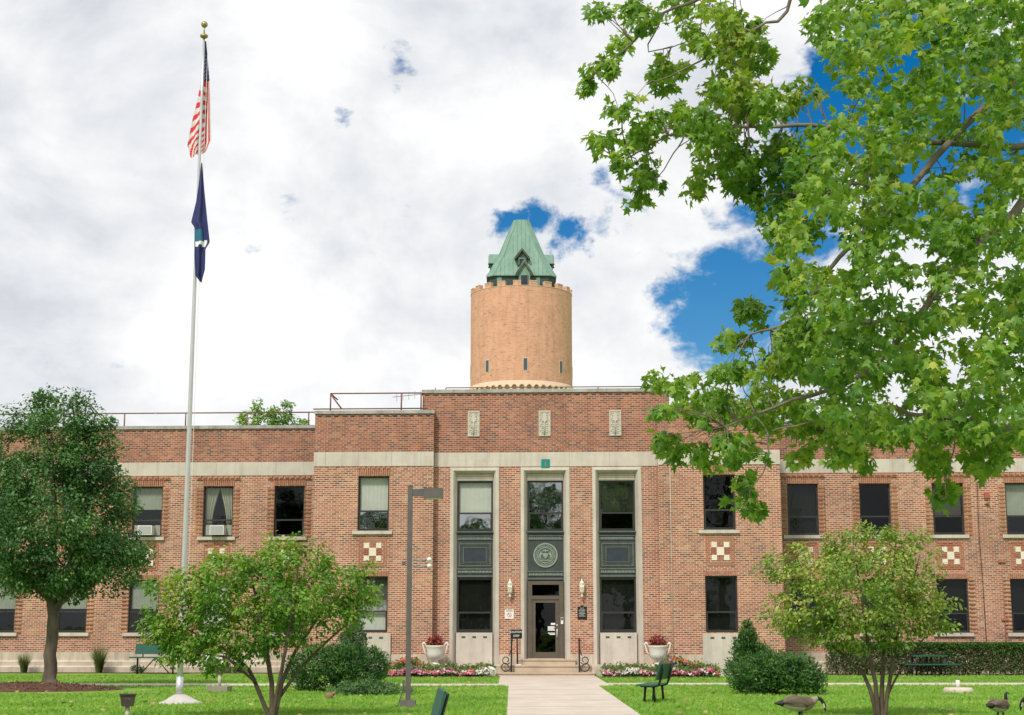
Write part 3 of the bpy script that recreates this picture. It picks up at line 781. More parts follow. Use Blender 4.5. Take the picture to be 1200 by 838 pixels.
for i, c in enumerate(COLS):
    window(c, 5.28, 7.17, .67, .13, .36, sill=False, pane=(glass, glass_film, glass_mid)[i], pane2=(glass_film, glass_film, glass_dark)[i], blind=[(.64, blindm)] if i == 0 else ([(.62, screenm)] if i == 2 else None), frame=.06)
    if i != 1:
        spandrel(c, 3.56, 5.26, False)
        window(c, 1.57, 3.55, .67, .13, .36, sill=False, pane=glass_dark, frame=.06, blind=[(1.0, screenm)])
        vent_panel(c-.672, c+.672, .04, .28, .0, 1.55, B)
    else: spandrel(c, 3.46, 5.26, True)
    g = M(); g.box(c-.69, c+.69, .08, .26, 5.235, 5.28); g.build('sill', patina, B)
# entrance door with transom
c = -.02
g = M(); g.box(c-.67, c-.50, .10, .24, .60, 3.44); g.box(c+.50, c+.67, .10, .24, .60, 3.44)
g.box(c-.50, c+.50, .10, .24, 3.30, 3.44); g.box(c-.50, c+.50, .10, .24, 2.76, 2.90); g.build('door_frame', doorbronze, B)
g = M(); g.box(c-.497, c-.38, .13, .2, .62, 2.755); g.box(c+.36, c+.497, .13, .2, .62, 2.755); g.box(c-.38, c+.36, .13, .2, 2.64, 2.755); g.box(c-.38, c+.36, .13, .2, .62, .84)
door = g.build('door', doorbronze, B)
g = M(); g.quad((c-.38,.17,.84),(c+.36,.17,.84),(c+.36,.17,2.64),(c-.38,.17,2.64)); g.build('pane', glass_dark, door)
g = M(); g.tube([(c+.42, .06, 1.38), (c+.42, .06, 1.68)], .016, 8); g.tube([(c+.42, .06, 1.41), (c+.42, .14, 1.41)], .012, 6); g.tube([(c+.42, .06, 1.65), (c+.42, .14, 1.65)], .012, 6); g.ball((c+.42, .115, 1.82), .03, 8, sc=(1,.5,1)); g.build('handle', white_paint, door)
g = M(); g.box(c+.19, c+.35, .16, .166, 1.83, 1.90)
for k in range(5): g.box(c+.07+.01*(k%2), c+.345-.02*(k%3), .16, .166, 1.62+k*.034, 1.645+k*.034)
for k in range(2): g.box(c+.08+.06*(1-k), c+.345, .16, .166, 1.47+k*.045, 1.50+k*.045)
g.build('decal', letter_white, door)
g = M(); g.quad((c-.5,.17,2.90),(c+.5,.17,2.90),(c+.5,.17,3.30),(c-.5,.17,3.30)); g.build('transom_pane', glass_dark, B)
g = M(); g.box(c-.66, c+.66, .09, .3, .56, .618); g.build('threshold', step_st, B)
# cables and pipes fixed to the walls
g = M(); g.tube([(16.75, 2.97, .8), (16.72, 2.97, 3.5), (16.68, 2.97, 5.2), (16.7, 2.97, 7.3)], .013, 6); g.build('cable', black_iron, B)
g = M(); g.tube([(17.5, 2.97, .8), (17.48, 2.97, 4.2)], .014, 6); g.box(17.36, 17.62, 2.93, 2.99, 4.2, 4.28); g.box(17.36, 17.62, 2.93, 2.99, 2.0, 2.08); g.build('pipe', brick_red, B)
g = M(); g.tube([(4.63, YF-.02, .8), (4.63, YF-.012, 7.6)], .010, 6); g.build('pipe', limestone, B)
for x in (-4.62, -8.27):
    g = M(); g.box(x-.008, x+.008, YF-.012, YF, 8.25, 9.6); g.build('expansion_joint', brick_red, B)
# ------------------------------------------------------------------ fixtures on and around the building
BR = -YAW
def onfac(name, label, cat, x, y, z=0.0, group=None): return thing(name, label, cat, fac(x, y, z), BR, group)
# wall lanterns
def lantern(x, label):
    t = onfac('wall_lantern', label, 'lantern', x, 0, 3.08, 'lanterns beside the entrance door')
    t.scale = (.78, .9, .82)
    g = M(); g.lathe([(.0,-.30),(.05,-.29),(.075,-.24),(.03,-.20),(.035,-.12),(.105,-.07),(.115,-.02),(.10,0)], 12, (0,-.16,0)); g.tube([(0,.0,-.16),(0,-.16,-.16)], .025, 8); g.box(-.05, .05, -.02, 0, -.27, -.02)
    g.build('bracket', urn_white, t)
    g = M(); g.lathe([(.088,.0),(.088,.29)], 12, (0,-.16,0)); g.build('glass', lamp_glass_m, t)
    g = M()
    for k in range(6):
        a = math.pi*k/3+.5; g.tube([(.1*math.cos(a), -.16+.1*math.sin(a), 0), (.1*math.cos(a), -.16+.1*math.sin(a), .3)], .022, 6)
    g.lathe([(.11,-.005),(.115,.03),(.1,.035)], 12, (0,-.16,0)); g.lathe([(.1,.13),(.112,.14),(.112,.17),(.1,.18)], 12, (0,-.16,0))
    g.build('cage', urn_white, t)
    g = M(); g.lathe([(.12,.29),(.125,.32),(.09,.37),(.045,.43),(.03,.47),(.035,.50),(.0,.54)], 12, (0,-.16,0)); g.build('lid', urn_white, t)
lantern(-1.33, 'white wall lantern lit above the small white notice'); lantern(1.33, 'white wall lantern lit above the dark bronze plaque')
# signs
t = onfac('notice_sign', 'small white notice with a red ring on the brick beside the door', 'sign', -1.36, 0, 2.22)
g = M(); g.box(-.165, .165, -.02, 0, -.17, .17); g.build('plate', white_paint, t)
g = M(); n = 20
for k in range(n):
    a, b_ = 2*math.pi*k/n, 2*math.pi*(k+1)/n
    g.prism([(r*math.cos(q), -.03+r*math.sin(q)) for r, q in ((.062,a),(.082,a),(.082,b_),(.062,b_))], -.025, -.02)
g.box(-.07, .07, -.025, -.0201, -.012, .012, m=Matrix.Translation((0,0,-.03)) @ Matrix.Rotation(rad(45), 4, 'Y')); g.build('red_ring', nmat('red_print', (.6,.16,.13), None, 4, .5), t)
g = M()
for z in (.135, .105): g.box(-.12, .12, -.023, -.02, z-.009, z+.009)
g.build('print', nmat('grey_print', (.35,.35,.36), None, 4, .5), t)
t = onfac('plaque', 'dark bronze plaque with rows of pale lettering right of the door', 'plaque', 1.33, 0, 2.28)
g = M(); g.prism([(-.17,-.24),(.17,-.24),(.17,.22),(.08,.22),(0,.26),(-.08,.22),(-.17,.22)], -.03, 0); g.build('plate', sign_black, t)
g = M()
for k, (z, wd) in enumerate(((.16,.13),(.10,.22),(.06,.26),(.01,.20),(-.04,.25),(-.085,.18),(-.13,.24))):
    x = -wd/2
    while x < wd/2-.01:
        l = R.uniform(.02, .05); g.box(x, min(x+l, wd/2), -.034, -.03, z-.011, z+.011); x += l+.012
g.build('print', nmat('pale_print', (.5,.5,.48), None, 4, .5), t)
t = onfac('teal_marker', 'small square teal marker on the stone band above the door', 'marker', 0.0, -.018, 7.78)
g = M(); g.box(-.16, .16, -.03, 0, -.16, .18); g.build('plate', teal, t)
g = M(); g.box(-.018, .018, -.036, -.03, -.07, .10); g.box(-.035, .035, -.036, -.03, -.085, -.0701); g.build('numeral', brick_red, t)
p = fac(-1.06, -.95, .40)
t = thing('caution_sign', 'black caution step sign on a thin post by the door', 'sign', p, BR)
g = M(); g.box(-.21, .21, -.03, -.01, .94, 1.27); g.build('panel', sign_black, t)
g = M(); g.tube([(.04,0,0),(.03,0,.96)], .028, 8); g.build('post', black_iron, t)
g = M(); g.box(-.12, .18, -.12, .12, -.0, .03); g.build('base', white_paint, t)
lettering('CAUTION', .098, letter_white, t, (0, -.034, 1.175)); lettering('STEP', .105, letter_white, t, (0, -.034, 1.035))
t = onfac('card_reader', 'small white card reader on the right door jamb', 'card reader', .585, .10, 1.98)
g = M(); g.box(-.045, .045, -.03, 0, -.12, .12); g.build('body', white_paint, t)
g = M(); g.box(-.032, .032, -.035, -.03, .02, .10); g.build('screen', sign_black, t)
# iron handrails with scrolls
def handrail(x, s_, label):
    t = onfac('scroll_handrail', label, 'handrail', x, -1.3, .155, 'iron handrails on the entrance steps')
    g = M(); g.tube([(0,0,0),(0,0,1.12)], .042, 4, sq=True); g.ball((0,0,1.13), .045, 8); g.build('post', black_iron, t)
    def sp(cx, cz, r, a0, turns, n=26): return [(s_*cx+s_*(r*(1-.55*i/n))*math.cos(a0+turns*2*math.pi*i/n), 0, cz+(r*(1-.55*i/n))*math.sin(a0+turns*2*math.pi*i/n)) for i in range(n+1)]
    g = M(); g.tube(sp(.21, .20, .19, math.pi, 1.05), .017, 6); g.tube(sp(.19, .43, .16, -2.6, 1.1), .017, 6); g.tube([(0,0,.80),(s_*.05,0,.76),(s_*.055,0,.66),(s_*.10,0,.58)], .015, 6)
    g.tube([(0,0,.95),(s_*.0,.3,.97),(0,.75,1.2)], .022, 6); g.build('scroll', black_iron, t)
handrail(-1.22, -1, 'black iron scroll handrail beside the caution sign'); handrail(1.22, 1, 'black iron scroll handrail below the dark bronze plaque')
# urns and their red plants
red_leaf = leafmat('red_foliage', [(0, (.10, .018, .014)), (.6, (.24, .035, .025)), (1, (.36, .06, .035))], .25, patch=6)
def urn(x, label, plabel):
    y, z = -.80, .36
    t = onfac('garden_urn', label, 'urn', x, y, z, 'white urns before the entrance front')
    g = M(); g.lathe([(.26,0),(.26,.05),(.22,.07),(.14,.12),(.10,.18),(.11,.22),(.15,.25)], 24); g.box(-.24, .24, -.24, .24, -.1, .03); g.build('pedestal', urn_white, t)
    g = M(); n = 32; prof = [(.14,.24),(.24,.27),(.31,.34),(.335,.46),(.35,.60),(.37,.72),(.40,.78),(.385,.80),(.34,.79),(.31,.70),(.0,.68)]
    g.lathe(prof, n); k = 0
    for i, (r, zz) in enumerate(prof):     # fluted belly
        for j in range(n):
            if 1 <= i <= 5 and j % 2: v = g.v[i*n+j]; g.v[i*n+j] = (v[0]*.955, v[1]*.955, v[2])
    g.build('bowl', urn_white, t)
    for s_ in (-1, 1):
        g = M(); g.tube([(s_*.32,0,.42),(s_*.42,0,.52),(s_*.46,0,.66),(s_*.50,0,.80),(s_*.52,0,.86),(s_*.47,0,.90),(s_*.40,0,.85),(s_*.38,0,.77)], [.03,.035,.035,.035,.04,.04,.035,.03], 8); g.build('handle', urn_white, t)
    t.scale = (.9, .9, .92)
    p = onfac('urn_plant', plabel, 'plant', x, y, z+.645, 'red plants in the white urns')
    bp_ = ball_pts(420, .2)*np.array([.30,.30,.26])+np.array([0,0,.2]); m_ = bp_[:,2] > -.02; P = bp_[m_]; n = len(P)
    N = P*1.0+NR.normal(size=(n,3))*.25+np.array([0,0,.2]); D = P*np.array([1,1,.2])+NR.normal(size=(n,3))*.15+np.array([0,0,.1])
    leaf_mesh('foliage', [leaf_arrays(P, N, D, .07+.05*NR.random(n), SIMPLE)], [red_leaf], p)
    g = M()
    for k in range(7): a = k*.9; g.tube([(0,0,-.02),(.12*math.cos(a),.12*math.sin(a),.25)], .01, 5)
    g.build('stem', bark_m, p)
urn(-4.02, 'white fluted garden urn in front of the left flower bed corner', 'dark red leafy plant in the left urn'); urn(4.05, 'white fluted garden urn behind the green bench seen side on', 'bright red leafy plant in the right urn')
# window air conditioners
ac_face = nmat('ac_grille', (.42,.42,.42), (.33,.33,.34), 30, .6, stretch=(.2,.2,4))
def ac(x, z, label):
    t = onfac('air_conditioner', label, 'air conditioner', x, YW+.1, z, 'air conditioners in the upper windows')
    g = M(); g.box(-.28, .28, -.42, .1, 0, .37); g.build('body', white_paint, t)
    g = M(); g.box(-.25, .25, -.428, -.42, .03, .34)
    g.build('grille', ac_face, t)
    M().box(-.54, -.285, .0, .03, 0, .40).build('side_curtain', blind_dim, t); M().box(.285, .5, .0, .03, 0, .40).build('side_curtain', blind_dim, t)
ac(-15.93+.02, 5.335, 'white air conditioner in the window partly hidden by the dark tree'); ac(-13.09+.05, 5.335, 'white air conditioner in the window with parted drapes')
# heat pump on the ground against the plinth
p = fac(-12.75, 2.2)
t = thing('heat_pump', 'white heat pump unit with round fan grille against the plinth', 'heat pump', p, BR)
g = M(); g.box(-.42, .42, -.17, .17, .05, .70); g.box(-.38, -.3, -.15, .15, 0, .05); g.box(.3, .38, -.15, .15, 0, .05); g.build('casing', white_paint, t)
g = M(); g.prism([(-.11+.25*math.cos(q), .37+.25*math.sin(q)) for q in np.linspace(0, 2*math.pi, 28)[:-1]], -.178, -.17)
g.build('fan_grille', nmat('fan_grille', (.16,.16,.16), (.07,.07,.07), 30, .6), t)
g = M()
for k in range(6): 
    r = .05+.04*k; g.tube([(-.11+r*math.cos(q), -.185, .37+r*math.sin(q)) for q in np.linspace(0, 2*math.pi, 20)], .005, 4, cap=False)
g.build('fan_guard', grey_metal, t)
g = M(); g.box(.42, .47, -.1, .12, .2, .38); g.tube([(.47,0,.3),(.5,.1,.3),(.5,.2,.05)], .02, 6); g.build('valve_cover', grey_metal, t)
# fire alarm box and horn
t = onfac('alarm_box', 'small red fire alarm box high on the right wing wall', 'alarm box', 17.05, YW, 6.78)
g = M(); g.box(-.10, .10, -.09, 0, -.11, .13); g.build('box', nmat('alarm_red', (.42,.10,.075), None, 5, .5), t)
g = M(); g.lathe([(.03,0),(.07,.05),(.09,.07)], 12, (0,-.06,-.38)); g.box(-.03,.03,-.05,0,-.36,-.3); g.build('horn', brick_red, t)
# roof railings and aerial
def rail(name, label, segs, x, y, z, r=.028):
    t = onfac(name, label, 'railing', x, y, z, 'rusty pipe railings along the roof edges')
    for nm, ps in segs:
        g = M(); g.tube(ps, r, 6); g.build(nm, rust_rail, t)
xs = [-19.6,-17.1,-14.6,-12.1,-9.6]
rail('roof_railing', 'long rusty pipe railing along the left wing roof', [('top_rail', [(-22.5+10,0,.62),(-8.75+10,0,.62)]), ('bottom_rail', [(-22.5+10,0,.08),(-10.0+10,0,.08)])]+[('post', [(q+10,0,0),(q+10,0,.62)]) for q in xs], -10, YW+.3, 9.64)
rail('roof_railing', 'raised rusty pipe guard rail on the left pavilion roof', [('bottom_rail', [(-1.7,0,.10),(2.15,0,.10)]), ('top_rail', [(-1.55,0,.69),(1.9,0,.69)])]+[('post', [(q,0,-.02),(q,0,.69)]) for q in (-1.55,1.15,1.9)]+[('brace', [(-1.55,0,.66),(-1.12,0,.10)]), ('top_rail', [(1.9,0,.69),(1.9,1.6,.69)]), ('top_rail', [(-1.55,0,.69),(-1.55,1.6,.69)]), ('bottom_rail', [(-2.2,0,.10),(-1.7,0,.10)])], -6.6, YF+.25, 9.80)
rail('roof_railing', 'low rusty pipe railing on the tall centre parapet', [('top_rail', [(-3.8,0,.12),(3.9,0,.12)])]+[('post', [(q,0,-.02),(q,0,.12)]) for q in (-3.8,-1.9,0,2.0,3.9)], 0, .25, 10.62, .02)
t = onfac('roof_aerial', 'thin comb aerial on the roof beside the tall centre parapet', 'aerial', -4.45, 2.8, 10.0)
g = M(); g.tube([(0,0,-1),(0,0,1.15)], .02, 6); g.build('mast', grey_metal, t)
g = M(); g.tube([(.05,0,.95),(-1.7,0,.78)], .012, 5)
for k in range(7): x = -.1-.24*k; z = .95+.1*x; g.tube([(x,0,z-.14-.02*k*.5),(x,0,z+.14)], .007, 4)
g.build('boom', grey_metal, t)

# ------------------------------------------------------------------ flagpole and flags
PY = 36.9; pb = gnd(213, 824); pt_ = at(239, 45, PY); lean = pt_.x-pb.x
fp = thing('flagpole', 'tall silver flagpole with gilded ball top on a concrete cone', 'flagpole', (pb.x, PY, 0))
ZT = pt_.z
g = M(); g.tube([(lean*k/10, 0, ZT*k/10) for k in range(11)], [.074-.0046*k for k in range(11)], 14); g.build('pole', pole_metal, fp)
g = M(); g.tube([(0,0,.1),(.0+lean*.03,0,.62)], .088, 14); g.build('sleeve', pole_metal, fp)
g = M(); n = 28; prof = [(.52,-.02),(.51,.035),(.37,.075),(.25,.15),(.13,.21),(.09,.22)]
g.lathe(prof, n)
g.v = [(x*(1+.10*math.sin(3*math.atan2(y, x)+1)), y*(1+.08*math.cos(2*math.atan2(y, x))), z) for x, y, z in g.v]
g.build('concrete_base', nmat('white_concrete', (.54,.52,.49), (.42,.39,.36), 4, .85, .2), fp)
g = M(); g.ball((lean, 0, ZT+.37), .085, 14); g.ball((lean, 0, ZT+.06), .105, 14, sc=(1,1,.6)); g.tube([(lean,0,ZT),(lean,0,ZT+.4)], .02, 6); g.build('finial', gold, fp)
g = M(); g.tube([(lean*k/8+.11, -.02+.01*(k%2), .9+(ZT-1)*k/8) for k in range(9)], .006, 5); g.build('halyard', white_paint, fp)
def interp(tab, t):
    for (a, x), (b_, y) in zip(tab[:-1], tab[1:]):
        if t <= b_: return x+(y-x)*(t-a)/max(b_-a, 1e-6)
    return tab[-1][1]
def cloth(name, label, L, Rr, colour, mats, nu, nv, y0, amp):
    """limp cloth: left and right edges in metres from the hoist top; colour(s,t,x,z) -> material"""
    g = M(); top = at(239, L[0][2], PY) if False else None
    P = []
    for j in range(nv+1):
        t = j/nv
        for i in range(nu+1):
            s_ = i/nu
            xl, zl = interp([(a, x) for a, x, z in L], t), interp([(a, z) for a, x, z in L], t)
            xr, zr = interp([(a, x) for a, x, z in Rr], t), interp([(a, z) for a, x, z in Rr], t)
            x = xl+(xr-xl)*s_; z = zl+(zr-zl)*s_
            y = y0+amp*min(1, .2+t*1.5)*(math.sin(s_*9.5+1.2*t)+.4*math.sin(s_*17+4*t+1))
            P.append((x, y, z))
    g.v = P; W_ = nu+1
    for j in range(nv):
        for i in range(nu):
            g.face((j*W_+i, j*W_+i+1, (j+1)*W_+i+1, (j+1)*W_+i), colour((i+.5)/nu, (j+.5)/nv, i, j), True)
    o = g.build(name, mats); o.location = (0, PY, 0); return o
def px2(px, py): p = at(px, py, PY); return p.x, p.z
def edge(pts): 
    y0, y1 = pts[0][1], pts[-1][1]
    return [((py-y0)/(y1-y0),)+px2(px, py) for px, py in pts]
fr_ = nmat('flag_red', (.70,.05,.075), None, 6, .8); fw = nmat('flag_white', (.74,.71,.72), None, 6, .8); fb = nmat('flag_blue', (.045,.05,.19), None, 6, .8)
sb = nmat('state_flag_blue', (.036,.042,.16), (.026,.03,.12), 4, .8); st = nmat('emblem_teal', (.03,.16,.28), None, 5, .8)
def us(s_, t, i, j):
    if t < .36 and (s_ > .12 or t < .27):
        return 1 if (i % 4 == 1 and j % 8 == 3 and t > .12) or (i % 4 == 3 and j % 8 == 7 and t > .12) else 2
    if s_ > .70: return (0, 1, 0, 1)[min(3, int((s_-.70)/.075))]
    k = -.10+.30*max(0, (t-.40)/.4) if t < .8 else .20+2.2*(t-.8)
    return int(math.floor((t+k*s_-.30)/.056)) % 2
o = cloth('national_flag', '', edge([(238.5,46),(236.5,88),(233,98),(229,118),(223,142),(218,168),(222,183)]), edge([(240.5,46),(244.5,92),(245.5,120),(246.5,150),(247,163),(241,176)]), us, [fr_, fw, fb], 28, 120, .13, .055)
tag(o, 'limp red and white striped flag with a starry blue corner', 'flag')
def stf(s_, t, i, j):
    if .56 < t < .66 and s_ < .55: return 2
    if (.62 < t-.06*s_ < .66 or .68 < t+.05*s_ < .71) and .05 < s_ < .8: return 1
    return 0
o = cloth('state_flag', '', edge([(237.2,193),(235,212),(231,238),(225,262),(229,268),(229,300),(230,324),(236,332)]), edge([(238.4,193),(241,225),(244.5,260),(247.5,286),(242.5,294),(242,318),(238,333)]), stf, [sb, letter_white, st], 16, 70, -.15, .05)
tag(o, 'limp dark blue flag with a pale emblem below the striped one', 'flag')

# ------------------------------------------------------------------ lamp post with cameras
p = gnd(478, 829); LY = p.y; top = at(481, 570, LY)
lx = top.x-p.x
t = thing('lamp_post', 'square grey lamp post with one box head on the lawn', 'lamp post', (p.x, LY, 0))
g = M(); g.tube([(0,0,.05),(lx,0,top.z)], .078, 4, sq=True); g.tube([(lx,0,top.z-.01),(lx,0,top.z+.015)], .086, 4, sq=True); g.build('pole', grey_metal, t)
g = M(); g.box(-.17, .17, -.17, .17, -.02, .16); g.build('base', nmat('base_grey', (.17,.15,.15), (.12,.11,.11), 4, .7), t)
a = at(485, 577, LY); b_ = at(519, 577, LY); c_ = at(497, 577, LY)
g = M(); g.box(lx+.06, c_.x-p.x+.02, -.05, .05, a.z-.09, a.z+.07); g.build('arm', grey_metal, t)
g = M(); g.box(c_.x-p.x, b_.x-p.x, -.16, .16, a.z-.14, a.z+.09); hd = g.build('lamp_head', grey_metal, t)
g = M(); g.box(c_.x-p.x+.04, b_.x-p.x-.04, -.13, .13, a.z-.15, a.z-.1405); g.build('lens', white_paint, hd)
g = M(); g.tube([(-.11,-.02,.55),(-.115,-.02,.4),(-.2,-.02,.1),(-.24,-.02,-.02)], .012, 6); g.box(-.13,-.075,-.05,.03,.5,.6); g.build('conduit', grey_metal, t)
a = at(470, 661, LY); g = M(); g.box(a.x-p.x+.02, a.x-p.x+.1, -.04, .04, a.z-.03, a.z+.06); g.build('junction_box', grey_metal, t)
for py, lab in ((656, 'white round security camera, upper of two on the lamp post'), (663.5, 'white round security camera, lower of two on the lamp post')):
    q = at(503, py, LY); k = thing('security_camera', lab, 'camera', q, 0, 'cameras on the lamp post')
    x0 = (at(484, py, LY).x-q.x)
    g = M(); g.tube([(x0,0,.0),(x0*.5,0,-.02),(-.04,0,.01)], .022, 6); g.build('arm', nmat('camera_arm', (.30,.34,.42), (.2,.2,.22), 5, .5), k)
    g = M(); g.lathe([(.0,.10),(.05,.09),(.058,.03),(.06,-.06)], 14); g.ball((0,0,0), .058, 12); o = g.build('housing', white_paint, k); o.rotation_euler = (rad(90), 0, rad(8))
    g = M(); g.ball((.0,-.045,0), .036, 12); g.build('lens', sign_black, k)

# ------------------------------------------------------------------ benches
def bench_mesh_slats(g, x0, x1, pts, th): g.prism(pts, x0, x1, axis='x')
def bench(name, label, loc, rot, L=1.83):
    """park bench: rounded perforated seat and back on two iron frames; +(-y) is its front"""
    t = thing(name, label, 'bench', loc, rot, 'green park benches')
    h = L/2
    g = M(); g.prism([(-.27,.405),(-.255,.43),(.0,.425),(.17,.425),(.185,.40),(.17,.385),(-.0,.39),(-.24,.39)], -h, h, axis='x'); g.build('seat', bench_green, t)
    g = M(); g.prism([(.20,.53),(.235,.53),(.34,.90),(.325,.925),(.30,.91)], -h, h, axis='x'); g.build('backrest', bench_green, t)
    for s_ in (-1, 1):
        g = M(); x = s_*(h-.28)
        g.tube([(x,-.22,.38),(x,.12,.375),(x,.22,.40),(x,.265,.50),(x,.37,.88)], .028, 8); g.build('seat_frame', bench_leg, t)
        g = M(); g.tube([(x,-.10,.37),(x,-.13,.0)], .03, 8); g.build('leg', bench_leg, t)
        g = M(); g.tube([(x,.10,.37),(x,.13,.0)], .03, 8); g.build('leg', bench_leg, t)
    g = M(); g.tube([(-h+.28,0,.37),(h-.28,0,.37)], .02, 6); g.build('stretcher', bench_leg, t)
    return t
# side-on bench on the right lawn, facing left
bq = gnd(768, 823); bench('park_bench', 'green park bench seen side on, on the lawn right of the walkway', (bq.x, bq.y+.35, 0), rad(-108), 1.5)
# bench cut by the frame bottom, seen from behind and its end
bq = at(507, 820, 21.6); bench('park_bench', 'green park bench cut off by the bottom edge beside the walkway', (bq.x-.22, 22.3, 0), rad(-84), 1.5)
# long bench with braces against the left wing
p = gnd(183, 790); t = thing('park_bench', 'long green bench with crossed braces before the left wing', 'bench', (p.x, p.y-.2, 0), BR, 'green park benches')
g = M(); g.box(-.95, .95, -.25, .18, .60, .645); g.build('seat', bench_green, t)
g = M(); g.prism([(.20,.74),(.23,.74),(.30,1.10),(.26,1.12)], -.85, .85, axis='x'); g.build('backrest', bench_green, t)
for s_ in (-1, 1):
    g = M(); g.tube([(s_*.68,0,.6),(s_*.68,0,0)], .035, 8); g.build('leg', bench_leg, t)
    g = M(); g.tube([(s_*.55,.22,.6),(s_*.55,.25,.85)], .025, 6); g.build('bracket', bench_leg, t)
    g = M(); g.tube([(s_*.04,0,.58),(s_*.54,0,.03)], .022, 6); g.build('brace', bench_leg, t)
# picnic table
p = fac(13.9, .1)
t = thing('picnic_table', 'dark green picnic table in front of the clipped hedge', 'picnic table', p, BR)
g = M()
for k in range(5): g.box(-.62, .62, -.36+.145*k, -.36+.145*k+.13, .70, .745)
g.build('tabletop', bench_green, t)
for s_ in (-1, 1):
    for q in (-1, 1):
        pass
    g = M(); g.box(-1.0*1.0, 1.0, s_*.68-.13, s_*.68+.13, .41, .45); g.build('bench_seat', bench_green, t)
    for q in (-.3, .3): M().tube([(s_*.52,q,.70),(s_*.52,q,.0)], .03, 6).build('leg', bench_leg, t)
    M().tube([(s_*.52,-.7,.39),(s_*.52,.7,.39)], .025, 6).build('crossbar', bench_leg, t)
    for q in (-.68, .68): M().tube([(s_*.92,q,.41),(s_*.92,q,0)], .025, 6).build('leg', bench_leg, t)
for q in (-.05, .10): M().tube([(q,0,.70),(q,0,.0)], .035, 6).build('leg', bench_leg, t)

# ------------------------------------------------------------------ ground flood lights and stub
def floodlight(loc, rot, label, flip):
    t = thing('floodlight', label, 'floodlight', loc, rot, 'flood lights round the flagpole')
    g = M(); g.prism([(-.14,.0),(.12,.0),(.17,.21),(-.15,.24)], -.14, .14, axis='x') if False else g.box(-.13, .13, -.12, .12, .42, .64); 
    n = len(g.v)
    g.v = [(x*(1.18 if z > .6 else .92), y*(1.2 if z > .6 else .85), z) for x, y, z in g.v]; g.build('housing', nmat('lamp_brown', (.10,.075,.075), (.07,.05,.05), 5, .5), t)
    g = M(); g.box(-.17, .17, -.16, .16, .64, .665); o = g.build('lens', white_paint if flip else nmat('lamp_hood', (.05,.045,.045), None, 4, .4), t)
    g = M(); g.tube([(0,0,.0),(0,0,.43)], .045, 10); g.build('post', concrete, t)
    return t
p = gnd(257, 811); t = floodlight((p.x, p.y, .10), rad(-12), 'small flood light with a pale lens on a stone block', True)
g = M(); g.box(-.30, .30, -.18, .18, -.12, .06); g.build('base', nmat('block_stone', (.30,.27,.22), (.2,.18,.15), 3, .9, .3), t)
q = at(150, 813, 31.6); t = floodlight((q.x, 31.6, q.z-.665), rad(14), 'small dark flood light on a pale post, nearest the viewer', False)
g = M(); g.box(-.05, -.01, -.131, -.122, .57, .60); g.box(.01, .05, -.131, -.122, .57, .60); g.build('label_plate', letter_white, t)
g = M(); g.tube([(0,0,-.35),(0,0,0.02)], .045, 10); g.build('lower_post', concrete, t)
p = gnd(1123, 812); t = thing('lamp_footing', 'round concrete footing with a white stub on the right lawn', 'footing', p)
g = M(); g.lathe([(.40,-.05),(.40,.08),(.36,.14),(.0,.15)], 22); g.build('base', concrete, t)
g = M(); g.tube([(0,0,.14),(0,0,.34)], .055, 10); g.build('stub', white_paint, t)
p = gnd(386, 819); t = M(); t.ball((0,0,.07), .11, 10, sc=(1,.7,.75)); t.ball((.10,0,.13), .055, 8, sc=(1,.8,.9)); t.v = [(x+R.uniform(-.012,.012), y, z+R.uniform(-.012,.012)) for x, y, z in t.v]
o = t.build('stone', nmat('tan_stone', (.30,.19,.10), (.2,.12,.07), 6, .9, .4), loc=p); tag(o, 'small tan stone beside the low ground cover', 'stone')

